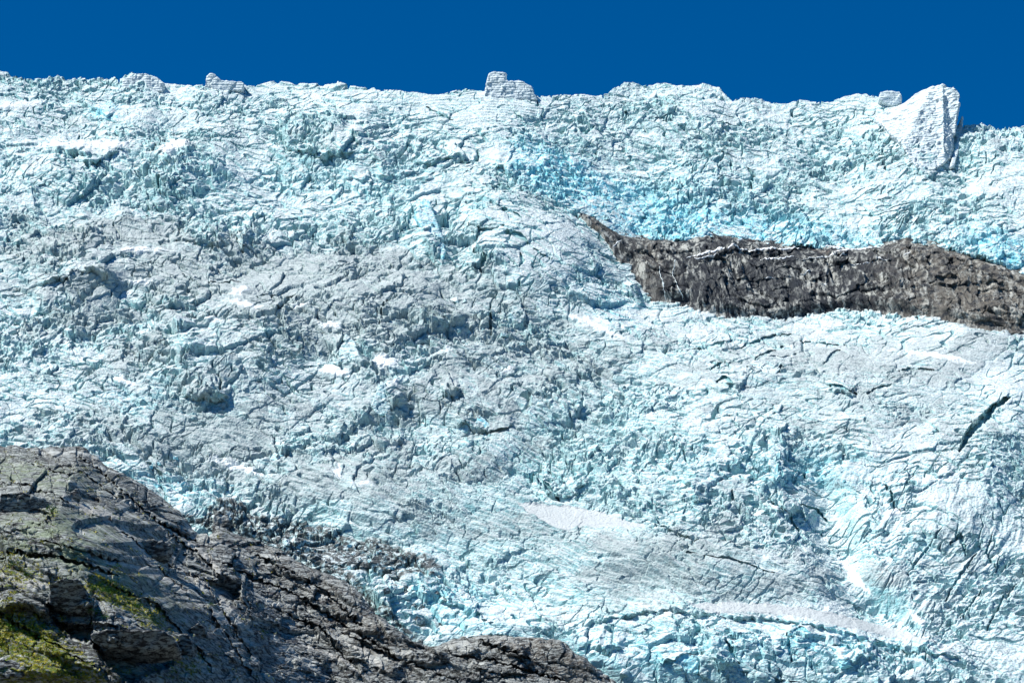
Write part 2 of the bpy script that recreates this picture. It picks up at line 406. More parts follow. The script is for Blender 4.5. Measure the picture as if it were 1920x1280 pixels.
# large relief (m)
m_mound = blob([(1000, 470, 170, 110, 30, 13), (430, 670, 130, 80, -15, 9), (600, 255, 95, 50, 15, 8), (800, 640, 230, 90, 20, 7), (1000, 760, 200, 70, 0, 5), (1380, 880, 160, 100, 10, 6),
                (850, 420, 35, 70, -10, -6), (1560, 1000, 45, 150, -18, -11), (1660, 1170, 40, 70, -35, -8), (1800, 930, 120, 120, 10, 6), (1150, 900, 130, 60, 0, 5), (1330, 1050, 280, 70, 8, 6),
                (1400, 1230, 380, 65, 6, 9), (720, 920, 200, 60, 15, 5), (330, 330, 90, 40, 0, 5), (120, 330, 120, 50, 0, 5), (120, 500, 110, 50, 0, 5), (560, 980, 160, 40, 18, -4), (920, 1100, 180, 50, 25, -5),
                (1240, 210, 110, 40, 0, 5), (1850, 640, 200, 40, 5, 5), (1890, 800, 70, 60, -30, 6), (900, 860, 90, 40, -10, 5), (1200, 740, 80, 150, 60, -3), (330, 880, 120, 60, 10, -4),
                (1800, 300, 35, 60, 0, -5), (1700, 260, 90, 60, -20, 5), (1550, 300, 80, 60, 0, -3), (480, 430, 100, 50, 0, 5), (250, 600, 80, 60, 0, -4), (700, 720, 60, 60, 0, 4)])
# roughness of blocks: big and small
m_big = blob([(1240, 180, 120, 30, 0, .3), (600, 250, 110, 50, 15, .6), (300, 330, 330, 70, 0, .45), (420, 640, 200, 110, -10, .85), (820, 600, 260, 100, 20, .65), (700, 780, 120, 60, 20, .6), (330, 880, 130, 60, 15, .8), (130, 520, 190, 80, 0, .7),
              (900, 290, 110, 40, 10, .5), (850, 450, 120, 80, 30, .7), (1080, 540, 130, 60, 25, .7), (1430, 890, 130, 80, 10, .55), (1420, 1240, 420, 55, 6, .75), (620, 1060, 280, 75, 25, .7), (780, 1130, 120, 60, 25, .6),
              (1880, 470, 80, 60, 0, .5), (850, 790, 150, 50, 0, .4), (1140, 870, 130, 50, 0, .4), (620, 870, 250, 60, 10, .35), (1040, 440, 130, 60, 20, -.1), (480, 440, 90, 50, 0, .3)], 0.22)
m_small = blob([(1240, 172, 130, 26, 0, .55), (150, 155, 160, 16, 2, .45), (1450, 195, 90, 16, 0, .3), (1860, 245, 70, 16, 0, .4), (1500, 640, 420, 62, 8, -.55), (400, 175, 500, 26, 1, -.45), (880, 215, 230, 45, 5, -.5), (1080, 980, 150, 28, 15, -.6), (1500, 1170, 330, 18, 9, -.55), (1000, 440, 110, 60, 20, -.35),
                (1300, 330, 330, 110, 10, .35), (520, 530, 160, 40, 0, -.35), (1130, 1060, 260, 80, 20, -.4), (1700, 1050, 220, 170, 0, -.32), (1650, 280, 140, 60, 0, -.1), (1330, 400, 90, 40, 0, -.3),
                (1600, 770, 330, 60, 8, -.3), (1150, 690, 200, 60, 20, -.2), (1400, 1060, 260, 50, 5, -.2), (560, 530, 170, 40, 0, -.3), (1000, 440, 110, 60, 20, -.25), (1150, 1060, 380, 85, 15, -.45), (1750, 690, 250, 70, 5, -.3), (560, 880, 250, 60, 10, -.25), (300, 800, 250, 40, 5, -.25), (1480, 1090, 200, 50, 5, -.2), (900, 930, 160, 50, 10, -.2), (800, 590, 300, 120, 15, .15), (400, 640, 250, 130, 0, .2), (250, 360, 300, 80, 0, .3), (1800, 720, 200, 60, 10, -.3), (1180, 690, 100, 50, 30, -.2)], 0.72)
m_blue = blob([(1200, 400, 250, 45, 22, .9), (1030, 310, 90, 45, 30, .75), (1400, 430, 260, 35, 2, .7), (1310, 350, 150, 60, 10, .35), (1900, 475, 110, 40, 20, 1.0), (1250, 1230, 320, 60, 0, .6), (1600, 1210, 250, 50, 10, .45),
               (330, 910, 150, 60, 30, .6), (850, 1140, 130, 60, 15, .7), (1350, 870, 180, 70, 0, .5), (1700, 1050, 220, 170, 0, .42), (1550, 880, 110, 50, 0, .55), (200, 210, 40, 20, 0, .7), (1000, 770, 220, 60, 0, .3), (130, 740, 160, 40, 0, .25),
               (600, 340, 300, 80, 0, .3), (1120, 560, 110, 50, 20, .5), (920, 400, 70, 30, 0, .3), (270, 740, 80, 60, 0, .5), (1480, 480, 200, 20, 0, .5), (1150, 600, 90, 30, 0, .3), (1000, 1100, 300, 80, 20, .25), (1690, 470, 80, 25, 0, .5)], 0.16)
m_blue = np.where(cpy > 520, m_blue * 0.72, m_blue).astype(f32) - 0.07
m_dirt = blob([(550, 530, 280, 90, 0, .55), (200, 500, 220, 100, 0, .4), (800, 600, 300, 110, 10, .55), (450, 700, 280, 110, 0, .35), (600, 900, 350, 120, 10, .45), (1350, 690, 400, 70, 5, .3), (1700, 660, 300, 60, 0, .4),
               (1000, 480, 150, 90, 20, .25), (900, 780, 280, 100, 0, .35), (1150, 1040, 350, 100, 10, .35), (250, 830, 250, 60, 5, .4), (1420, 960, 200, 90, 0, .2), (640, 270, 90, 50, 10, .2), (1350, 1080, 250, 60, 8, .2), (1700, 800, 250, 80, 0, .35),
               (100, 600, 200, 100, 0, .25), (200, 440, 260, 40, 0, .3), (1250, 400, 200, 50, 20, -.3), (1350, 300, 350, 90, 5, -.2), (1780, 1080, 180, 120, 0, .2)], 0.16)
m_dirt = m_dirt * 0.82

SNOW = [[(75, 268), (150, 265), (200, 262), (262, 264), (240, 274), (205, 282), (150, 280), (110, 276)], [(290, 284), (330, 264), (358, 260), (350, 272), (310, 290)],
        [(435, 545), (460, 535), (472, 545), (455, 556), (436, 556)], [(425, 560), (445, 562), (480, 576), (500, 580), (480, 584), (450, 576)], [(380, 596), (400, 592), (435, 600), (420, 606)],
        [(545, 576), (580, 566), (578, 576), (556, 584)], [(590, 696), (618, 684), (640, 690), (660, 706), (625, 710)], [(695, 672), (720, 670), (752, 674), (745, 690), (715, 694), (700, 688)],
        [(728, 716), (752, 708), (745, 726)], [(945, 692), (968, 686), (955, 700), (940, 706)], [(818, 660), (835, 654), (852, 660), (838, 668)], [(205, 706), (225, 702), (260, 724), (240, 728)],
        [(385, 868), (415, 866), (450, 872), (490, 886), (510, 900), (478, 896), (440, 884)], [(655, 910), (690, 902), (697, 908), (668, 914)], [(620, 890), (634, 876), (645, 898), (636, 902)],
        [(1660, 960), (1700, 948), (1690, 968), (1655, 982)], [(1568, 1050), (1590, 1054), (1620, 1095), (1640, 1125), (1615, 1110), (1590, 1085)], [(1840, 690), (1760, 675), (1700, 664), (1650, 655), (1730, 660), (1800, 672)],
        [(1060, 590), (1100, 596), (1140, 622), (1180, 642), (1150, 640), (1110, 618)], [(1692, 210), (1718, 214), (1724, 222), (1700, 218)], [(1510, 196), (1535, 194), (1520, 202), (1508, 204)], [(0, 198), (60, 193), (85, 190), (60, 202), (0, 208)],
        [(215, 470), (240, 462), (300, 466), (330, 474), (270, 476)], [(220, 525), (260, 523), (300, 530), (260, 536)], [(1700, 1140), (1720, 1155), (1740, 1180), (1715, 1170)], [(590, 600), (640, 610), (650, 622), (610, 616)]]
GRIT = [[(962, 948), (1000, 952), (1060, 956), (1110, 962), (1170, 978), (1220, 996), (1160, 994), (1100, 994), (1050, 998), (1020, 985), (990, 970)],
        [(1290, 1137), (1370, 1134), (1440, 1136), (1500, 1142), (1570, 1154), (1640, 1172), (1700, 1190), (1760, 1206), (1740, 1206), (1680, 1198), (1610, 1186), (1560, 1176), (1500, 1160), (1420, 1152), (1330, 1152)]]
def grid_polys(polys, px, py, wob, feather=3.0):
    m = np.zeros(px.shape, f32)
    for p in polys:
        W = window(px, py, p, 14)
        if W is None: continue
        sd = poly_sd(px[W] + wob[0][W], py[W] + wob[1][W], p)
        m[W] = np.maximum(m[W], sstep(-feather, feather, sd))
    return m
MORAINE = [[(330, 965), (380, 975), (405, 945), (430, 935), (455, 958), (490, 972), (570, 978), (640, 1003), (670, 1010), (720, 1015), (760, 1038), (815, 1065), (825, 1072), (790, 1074), (770, 1070), (745, 1085), (700, 1070), (650, 1060), (640, 1085), (590, 1062), (530, 1040), (470, 1010), (410, 1003)]]
ICE_LEDGES = [   # (line, metres it juts out, fade px, width of the face px); the ice above the line juts out
    ([(1016, 1190), (1060, 1180), (1120, 1168), (1200, 1150), (1280, 1146), (1340, 1156), (1420, 1156), (1500, 1168), (1560, 1182), (1640, 1200), (1720, 1216), (1800, 1236), (1900, 1262)], 3.5, 26, 3),
    ([(778, 400), (800, 440), (820, 478), (838, 505)], 5, 40, 5), ([(885, 440), (900, 480), (890, 515)], 4, 30, 4),
    ([(510, 220), (540, 245), (545, 275), (600, 290), (660, 270), (680, 290)], 4, 40, 3), ([(650, 245), (680, 260), (682, 290)], 3, 25, 3),
    ([(75, 276), (150, 282), (170, 300), (205, 284), (250, 272)], 4, 22, 3), ([(300, 292), (330, 296), (360, 270), (364, 262)], 4, 24, 4), ([(690, 280), (716, 300), (718, 340)], 4, 30, 4),
    ([(440, 420), (455, 440), (450, 470)], 4, 30, 4), ([(320, 420), (325, 440), (360, 448), (440, 460)], 3, 24, 3), ([(50, 530), (100, 520), (150, 500), (200, 520), (215, 540)], 4, 30, 3), ([(60, 540), (75, 560), (70, 590)], 3, 24, 3),
    ([(330, 600), (345, 640), (335, 690)], 5, 35, 4), ([(330, 735), (380, 745), (420, 742), (430, 720)], 4, 30, 4), ([(630, 625), (634, 665), (630, 690)], 4, 25, 3), ([(670, 560), (680, 620), (676, 660)], 3, 28, 3),
    ([(825, 735), (840, 742), (864, 730)], 4, 24, 3), ([(842, 808), (870, 790), (905, 802), (940, 800), (972, 796)], 4, 24, 3), ([(1000, 900), (1030, 925), (1052, 944)], 4, 24, 3), ([(1052, 944), (1085, 918), (1105, 905)], 3, 22, 3),
    ([(710, 720), (740, 745), (740, 770)], 4, 26, 3), ([(510, 860), (525, 850), (545, 835)], 3, 20, 3), ([(1450, 850), (1460, 880), (1450, 910)], 4, 26, 3), ([(1370, 700), (1368, 720), (1395, 730)], 3, 16, 3),
    ([(1550, 730), (1580, 735), (1605, 745)], 3, 20, 3), ([(820, 1120), (860, 1130), (888, 1150), (900, 1125)], 4, 26, 3), ([(1280, 900), (1296, 915), (1310, 960)], 3, 22, 3), ([(1440, 960), (1500, 950), (1530, 985)], 3, 25, 3),
    ([(760, 295), (800, 300), (850, 290), (910, 298)], 3, 18, 3), ([(915, 300), (950, 310), (965, 335)], 4, 22, 3), ([(280, 865), (320, 880), (340, 870)], 4, 26, 3), ([(1210, 580), (1200, 560), (1180, 520)], 3, 20, 3),
    ([(640, 340), (660, 330), (690, 345)], 2, 16, 2), ([(130, 170), (200, 215), (225, 205)], 3, 14, 3), ([(1225, 1240), (1270, 1230), (1310, 1210)], 3, 20, 3), ([(1310, 1215), (1345, 1235), (1360, 1265)], 3.5, 26, 3), ([(1470, 1180), (1500, 1200), (1530, 1195)], 3, 20, 3),
    ([(1100, 1200), (1140, 1215), (1180, 1205)], 3, 18, 3), ([(1560, 1230), (1600, 1240), (1650, 1226)], 3, 20, 3), ([(1730, 870), (1760, 890), (1790, 880)], 2, 16, 3)]
ICE_CRACKS = [   # (line, metres deep, half width px)
    ([(1886, 752), (1850, 776), (1830, 800), (1808, 820), (1802, 840)], 14, 5.5), ([(1860, 768), (1845, 795)], 6, 3), ([(1300, 655), (1350, 648), (1370, 640)], 4, 2), ([(1385, 650), (1400, 642), (1420, 635), (1484, 628)], 5, 2.2),
    ([(1416, 676), (1430, 668), (1455, 660)], 6, 3), ([(1465, 650), (1478, 655), (1488, 645)], 6, 4), ([(1432, 672), (1470, 676), (1500, 668)], 4, 2), ([(1400, 692), (1430, 698), (1450, 704), (1466, 692)], 6, 2.5),
    ([(1500, 640), (1540, 644), (1585, 649)], 5, 2), ([(1545, 682), (1556, 672), (1575, 660)], 5, 3.5), ([(1334, 694), (1345, 685), (1360, 680)], 5, 3), ([(1344, 718), (1360, 712), (1372, 722)], 7, 4), ([(1451, 760), (1460, 765), (1456, 772)], 8, 4),
    ([(1550, 725), (1575, 730), (1605, 745)], 5, 2.5), ([(1625, 742), (1650, 730), (1680, 722)], 4, 2), ([(1685, 700), (1710, 694), (1750, 698)], 4, 2), ([(916, 592), (922, 600), (920, 624)], 8, 2.5), ([(722, 560), (716, 590), (712, 612)], 5, 2),
    ([(480, 562), (520, 560), (556, 548)], 4, 1.7), ([(390, 532), (420, 530), (450, 528)], 4, 1.6), ([(520, 580), (545, 574), (575, 555)], 4, 1.8), ([(380, 540), (340, 515)], 3, 1.5), ([(920, 380), (950, 392), (980, 408)], 5, 1.6),
    ([(880, 420), (925, 424), (945, 422)], 4, 1.6), ([(945, 430), (975, 440), (990, 452)], 6, 4), ([(1000, 460), (1015, 475), (1035, 482)], 4, 2), ([(975, 470), (980, 490), (975, 500)], 5, 3), ([(1400, 310), (1412, 325), (1408, 345)], 6, 2.5),
    ([(1370, 300), (1372, 320)], 4, 1.5), ([(1350, 350), (1354, 375)], 4, 1.5), ([(1228, 222), (1260, 215), (1240, 228)], 3, 1.5), ([(450, 435), (448, 455), (452, 470)], 8, 5), ([(295, 335), (300, 350), (298, 370)], 5, 3), ([(147, 250), (147, 262)], 4, 2),
    ([(1085, 240), (1100, 250), (1120, 238)], 4, 2), ([(1170, 210), (1180, 216)], 5, 3), ([(800, 200), (830, 218), (850, 224)], 4, 1.7), ([(965, 210), (980, 225)], 3, 1.5), ([(1555, 985), (1535, 960), (1500, 945)], 5, 2), ([(1660, 915), (1680, 950), (1690, 960)], 6, 2.2),
    ([(1000, 895), (1035, 925), (1052, 946)], 7, 3), ([(1375, 920), (1380, 945)], 6, 2.5), ([(1440, 930), (1470, 955), (1500, 990)], 5, 2), ([(1230, 985), (1260, 1000), (1310, 1015)], 4, 1.6), ([(1285, 1040), (1330, 1050), (1390, 1060), (1450, 1080)], 4, 1.8),
    ([(1480, 870), (1500, 885), (1540, 880)], 5, 3), ([(1780, 1020), (1800, 1005), (1810, 1045)], 6, 3), ([(1860, 1000), (1850, 1040), (1866, 1070)], 4, 2), ([(1770, 1130), (1800, 1080), (1830, 1040)], 4, 2), ([(1850, 1180), (1880, 1130), (1910, 1090)], 4, 2),
    ([(1700, 1080), (1740, 1030), (1770, 990)], 3, 2), ([(1840, 1110), (1800, 1160)], 4, 2), ([(1360, 1205), (1376, 1235), (1395, 1245)], 7, 3.5), ([(1475, 1190), (1480, 1220), (1484, 1235)], 6, 3), ([(1300, 1170), (1310, 1185)], 6, 5), ([(1480, 1195), (1500, 1185), (1520, 1195)], 4, 3),
    ([(1415, 1250), (1440, 1262), (1500, 1270)], 4, 2), ([(1640, 1200), (1670, 1215), (1700, 1222)], 4, 2.5), ([(1560, 1210), (1600, 1220)], 4, 2), ([(890, 455), (905, 480), (900, 505)], 7, 3.5), ([(925, 350), (940, 346), (955, 350)], 5, 4)]

# ------------------------------------------------------------------ glacier
STEPX, STEPY = 0.98, 0.76
def glacier():
    pxs = np.arange(-170, 2090, STEPX, dtype=f32)
    nr = int(1190 / STEPY)
    sk = np.interp(pxs, [p[0] for p in SKY], [p[1] for p in SKY]).astype(f32)
    v = np.linspace(0, 1, nr, dtype=f32)[:, None]
    px = np.repeat(pxs[None, :], nr, 0); py = 1345 + (sk[None, :] - 1345) * v
    A, T = rays(px, py)
    tb = np.clip(cmap(m_tan, px, py), 0.66, 2.6)
    # round over at the very crest
    tb = tb + 0 * px
    dT = np.diff(T, axis=0)
    g = 1 / np.maximum(tb - T, 0.16)
    lnY = np.concatenate([np.zeros((1, px.shape[1]), f32), np.cumsum(dT * 0.5 * (g[1:] + g[:-1]), axis=0)], 0)
    Y = 900 * np.exp(lnY + 0.00006 * (px - 960) * 0)
    Y = Y - 1.15 * cmap(m_mound, px, py) * sstep(0, 60, py - sk[None, :])
    X = A * Y; Z = T * Y
    # real surface distance for noise coordinates
    dS = np.hypot(np.diff(Y, axis=0), np.diff(Z, axis=0))
    S = np.concatenate([np.zeros((1, px.shape[1]), f32), np.cumsum(dS, 0)], 0)
    U = X.astype(f32); V = S.astype(f32)
    big = np.clip(cmap(m_big, px, py), 0.04, 1.2); sm = np.clip(cmap(m_small, px, py), 0.06, 1.3)
    sdr = cmap(sd_rock, px, py); sdc = cmap(sd_cliff, px, py)
    wob = (gn(px / 11, py / 9, 3) * 7, gn(px / 11, py / 9, 4) * 6)
    snow = grid_polys(SNOW, px, py, wob, 7.0); grit = grid_polys(GRIT, px, py, (wob[0] * .5, wob[1] * .4), 2.0)
    flat = np.maximum(snow, grit)
    # slow change of block size and grain
    wu = U + 7 * fbm(U / 60, V / 60, 2, 40); wv = V + 7 * fbm(U / 60, V / 60, 2, 47)
    mod = 0.30 + 1.15 * sstep(-0.15, 0.25, fbm(U / 44, V / 40, 4, 70))
    h1, e1, r1 = blocks(wu, wv, 19, 1, 0.8, 0.30, 0.06, 0.25, 0.8, 0.3)
    h2, e2, r2 = blocks(wu, wv, 8.5, 2, 0.9, 0.35, 0.07, -0.3, 0.9, 0.25)
    h3, e3, r3 = blocks(wu, wv, 4.3, 3, 0.9, 0.4, 0.08, 0.35, 1.0, 0.22)
    h4, e4, r4 = blocks(wu, wv, 2.1, 4, 0.9, 0.35, 0.10, -0.2, 1.0, 0.2)
    m2 = 0.15 + 1.3 * sstep(-0.15, 0.25, fbm(U / 15, V / 12, 3, 170))
    h = (0.8 + 2.3 * big) * mod * h2 * sm ** 0.6
    h += (0.35 + 0.80 * sm) * mod * h3 * sm + 0.72 * sm * h4 * (0.1 + 0.9 * mod) * m2
    hbig = 3.3 * big * h1
    # open pockets between seracs
    F1, F2, dx, dy, q0, q1, q2 = voro(wu / 5.5 + gn(U / 3, V / 3, 35) * .3, wv / 3.6 + gn(U / 3, V / 3, 36) * .3, 37)
    pit = (1 - sstep(0.12, 0.34, F1)) * (q0 > 0.6) * sstep(0.4, 0.9, mod * sm + big * .4)
    F1, F2, dx, dy, q0, q3, q2 = voro(wu / 3.4 + gn(U / 2, V / 2, 135) * .3, wv / 1.9 + gn(U / 2, V / 2, 136) * .3, 137)
    pit2 = (1 - sstep(0.10, 0.34, F1)) * (q0 > 0.72) * sstep(0.3, 0.9, mod * sm)
    h -= 4.0 * pit * (0.3 + q1) + 2.2 * pit2 * (0.4 + q3)
    # crevasses: long wavy clefts
    cv = 0
    for (a_, L_, W_, s_, D_, w_, th) in ((0.05, 26, 8, 140, 4.0, 0.036, -0.02), (-0.45, 14, 4.6, 143, 2.6, 0.050, -0.05), (0.9, 14, 5, 146, 2.4, 0.04, 0.08)):
        ca, sa = math.cos(a_), math.sin(a_)
        g_ = gn((wu * ca + wv * sa) / L_ + gn(U / 5, V / 5, s_ + 2) * .12, (-wu * sa + wv * ca) / W_ + gn(U / 4, V / 4, s_ + 1) * .15, s_)
        f_ = (1 - sstep(w_ * 0.5, w_, np.abs(g_))) * sstep(th, th + 0.12, fbm(U / 24, V / 20, 2, s_ + 5))
        h -= D_ * f_ * np.clip(sm + 0.15, 0, 1); cv = np.maximum(cv, f_)
    # folded, streaked ice: long soft ribs along the flow
    def ribs(ang, L, w, s):
        c, n = math.cos(ang), math.sin(ang)
        a = (wu * c + wv * n) / L; b = (-wu * n + wv * c) / w
        return ridged(a, b, 3, s)
    wr = cmap(blob([(1740, 1080, 260, 230, 0, 1)]), px, py); wl = cmap(blob([(1080, 1060, 360, 130, 15, 1), (1350, 1080, 250, 60, 5, .6), (1600, 720, 400, 90, 8, .45), (620, 900, 300, 110, 10, .55), (1000, 700, 350, 120, 15, .6), (900, 880, 300, 90, 15, .6), (1180, 870, 260, 90, 10, .5), (300, 800, 260, 60, 8, .5), (620, 560, 200, 60, 5, .4)]), px, py)
    h += wr * 0.8 * ribs(R(58), 26, 5, 81) + wl * 1.25 * ribs(R(-30), 34, 4.5, 85) + wl * 0.45 * ribs(R(-34), 20, 1.9, 185)
    h += 1.6 * fbm(U / 22, V / 22, 4, 90, 0.55) * (0.5 + sm)
    h += 0.18 * fbm(U / 2.1, V / 2.1, 3, 95, 0.6) * (0.35 + sm)
    # slabs on the bench
    slab = cmap(blob([(1440, 665, 140, 38, 5, 1)]), px, py)
    hs, es, rs = blocks(wu, wv, 13, 9, 0.35, 0.9, 0.07, 0.25, 2.0, 0.2)
    h += slab * hs * 2.2
    # firn layering near the crest: small terraces
    firn = cmap(blob([(60, 172, 200, 18, 3, 1), (250, 165, 90, 24, 0, .8), (700, 205, 260, 40, 6, .9), (950, 200, 110, 30, 6, 1), (1740, 250, 90, 75, -35, 1.1), (1580, 215, 90, 30, 0, .7)]), px, py)
    zz = Z + 2.5 * fbm(U / 30, V / 30, 2, 61)
    fr = (zz / 1.9) % 1.0
    h += firn * 0.55 * (np.abs(fr - 0.5) - 0.25)
    fresh_shade = np.clip(np.maximum(np.maximum(e2 * sm * 0.7, e1 * big), np.maximum(pit, np.maximum(pit2 * .8, cv * .7))), 0, 1) * 0.9  # cracks and pits: blue ice plus teal shade painted into the colour
    dep = np.zeros_like(h); add_ledges(dep, px, py, [(p, H * 1.05, F, w * 3.0) for p, H, F, w in ICE_LEDGES], wob)
    add_cracks(dep, fresh_shade, px, py, [([(1892, 748), (1862, 768), (1838, 796), (1812, 820), (1800, 846)], 6, 9)], wob)
    h = h * (1 - 0.86 * flat) + flat * (1.0 + 0.12 * fbm(U / 3, V / 3, 3, 99))
    # taper big relief toward crest so the outline stays put
    crest = sstep(0, 40, py - sk[None, :])
    h = h * (0.8 + 0.2 * crest) + hbig * crest * (1 - 0.8 * flat)
    # sink under the rock
    edge = gn(px / 14, py / 12, 21) * 5 + gn(px / 5, py / 5, 22) * 3
    dep -= 60 * sstep(4 , 60, sdr + edge) + 18 * sstep(2, 15, sdc + edge * 0.9)
    dep += 3.0 * np.exp(-((sdr + 22) / 20) ** 2) * sstep(380, 420, px)
    add_cracks(dep, fresh_shade, px, py, [(q, D * 0.42, w * 1.35) for q, D, w in ICE_CRACKS[1:]], wob)
    Y0 = Y; Y = Y - dep; X = A * Y; Z = T * Y
    # displacement direction: out of the slope, leaning up
    ny = -np.sin(np.arctan(tb)) * 0.95; nz = np.cos(np.arctan(tb)) * 0.95 + 0.12
    nl = np.hypot(ny, nz); ny /= nl; nz /= nl
    sh = gn(wu / 7, wv / 7, 31) * 1.6 * (big + 0.3 * sm)
    P = np.stack([X + sh + 0.25 * h * gn(U / 25, V / 25, 33), Y + ny * h, Z + nz * h], -1).astype(f32)
    # plateau behind the crest
    last = P[-1]; rows = []
    for k, d in enumerate((0.8, 2, 4, 8, 15, 30, 60, 120, 250, 500, 1200)):
        q = last.copy(); q[:, 1] += d; q[:, 2] -= 0.10 * d + min(d, 3) * 0.3
        q[:, 0] *= q[:, 1] / last[:, 1]; rows.append(q)
    P = np.concatenate([P, np.stack(rows)], 0)
    ext = lambda a: np.concatenate([a, np.repeat(a[-1:], len(rows), 0)], 0)
    dirt = np.clip(cmap(m_dirt, px, py), 0, 1); blue = np.clip(cmap(m_blue, px, py), 0, 1)
    dirt = np.clip(dirt + 0.25 * (r1 - 0.5) + 0.2 * (r2 - 0.5) , 0, 1) * (1 - firn * 0.5)
    mor = grid_polys(MORAINE, px, py, (wob[0] * 1.5, wob[1] * 1.5), 9.0)
    mor = np.maximum(mor, 0.75 * np.exp(-((sdr + 8) / 12) ** 2) * sstep(380, 420, px) * (1 - sstep(760, 830, px)))
    me = grid_mesh("glacier", P, {'mask': np.stack([ext(dirt), ext(snow), ext(blue)], -1), 'fresh_shade': ext(fresh_shade), 'moraine': ext(mor), 'gritty': ext(grit)})
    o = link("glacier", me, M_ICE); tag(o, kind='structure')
    return dict(px=px, py=py, P=P[:len(py)], Y=Y0, sk=sk, pxs=pxs, nr=nr)
GL = glacier()
print("glacier", time.time() - T0)
def gl_point(x, y):
    """glacier surface point seen near photo pixel x, y"""
    c = int(round((x - GL['pxs'][0]) / STEPX)); s = GL['sk'][c]
    v = (y - 1345) / (s - 1345); r = int(np.clip(round(v * (GL['nr'] - 1)), 0, GL['nr'] - 1))
    return GL['P'][r, c], GL['Y'][r, c]

# ------------------------------------------------------------------ rock outcrop (cliff in the ice)
def base_Y(px, py):
    """glacier base distance at pixel (bilinear in the glacier grid)"""
    c = np.clip((px - GL['pxs'][0]) / STEPX, 0, len(GL['pxs']) - 1.01); ci = c.astype(np.int32)
    s = GL['sk'][ci]; r = np.clip((py - 1345) / (s - 1345) * (GL['nr'] - 1), 0, GL['nr'] - 1.01)
    ri = r.astype(np.int32); fr = (r - ri)
    return GL['Y'][ri, ci] * (1 - fr) + GL['Y'][ri + 1, ci] * fr
def cliff():
    sx, sy = 1.1, 0.8
    px, py = np.meshgrid(np.arange(1060, 2110, sx, dtype=f32), np.arange(665, 380, -sy, dtype=f32))
    A, T = rays(px, py)
    sd = cmap(sd_cliff, px, py)
    Y = base_Y(px, py)
    X = A * Y; Z = T * Y; U = X.astype(f32); V = Z.astype(f32)
    w1 = 5 * fbm(U / 25, V / 25, 3, 11)
    # rib and groove relief hanging down the face, joints across it
    h = 2.2 * ridged((U + V * 0.35 + w1) / 5.5, V / 26, 3, 12) + 0.45 * ridged((U + V * .4) / 1.9, V / 7, 3, 14)
    a, e, r = blocks(U + w1, V, 10, 15, 0.8, 0.25, 0.06, R(-28), 0.6); h += 3.0 * a
    a, e, r = blocks(U + w1, V, 3.6, 16, 0.8, 0.3, 0.14, R(-20), 0.7); h += 0.7 * a
    right = sstep(1650, 1780, px)
    h += right * 1.4 * ridged((U * 0.85 - V * 0.5) / 16, (U * 0.5 + V * 0.85) / 3.0, 3, 18)
    wob = (gn(px / 9, py / 7, 23) * 6, gn(px / 9, py / 7, 24) * 5)
    LED = [([(1290, 494), (1340, 484), (1372, 470), (1440, 474), (1490, 466)], 2.6, 22, 2), ([(1160, 466), (1250, 472), (1330, 470)], 2.2, 16, 2), ([(1300, 530), (1370, 524), (1420, 528), (1500, 520)], 2.4, 20, 2),
           ([(1430, 500), (1500, 488), (1590, 482)], 2, 16, 2), ([(1530, 500), (1600, 492), (1700, 486)], 2.4, 18, 2), ([(1560, 560), (1620, 540), (1680, 545)], 2.5, 22, 2), ([(1700, 520), (1760, 540), (1850, 532), (1900, 540)], 3, 24, 2),
           ([(1680, 480), (1740, 474), (1800, 500), (1870, 530)], 2.2, 18, 2), ([(1200, 500), (1240, 530), (1280, 560)], 2.5, 20, 3), ([(1780, 590), (1860, 580), (1920, 600)], 2, 16, 2)]
    # rounded shoulder at the top, buried under ice all round
    shoulder = sstep(0, 26, sd)
    dep = 2 - (1 - shoulder) * 5 * sstep(1100, 1190, px) + 1 * sstep(1190, 1130, px) 
    ro = np.clip(-sd - 3 * sstep(1130, 1200, px) + 2 * sstep(1170, 1120, px), 0, 60) * 1.4
    add_ledges(dep, px, py, [(p, H * 0.55, F, w * 3) for p, H, F, w in LED], wob)
    h *= 0.8 * (0.25 + 0.75 * sstep(0, 22, sd))
    Y = Y - dep; X = A * Y; Z = T * Y
    P = np.stack([X + 0.15 * h, Y - 0.95 * h + ro, Z + 0.15 * h - 0.35 * ro], -1)
    tan = np.clip(sstep(1560, 1800, px) * 0.65 + 0.3 * np.exp(-((px - 1215) / 30) ** 2) + 0.9 * np.exp(-(((px - 1120) / 35) ** 2 + ((py - 425) / 16) ** 2)), 0, 1)
    me = grid_mesh("rock_outcrop", P, {'tan': tan.astype(f32)}, keep=sd > -13)
    o = link("rock_outcrop", me, M_CLIFF); tag(o, kind='structure')
    return px, py, P
CLF = cliff()
print("cliff", time.time() - T0)

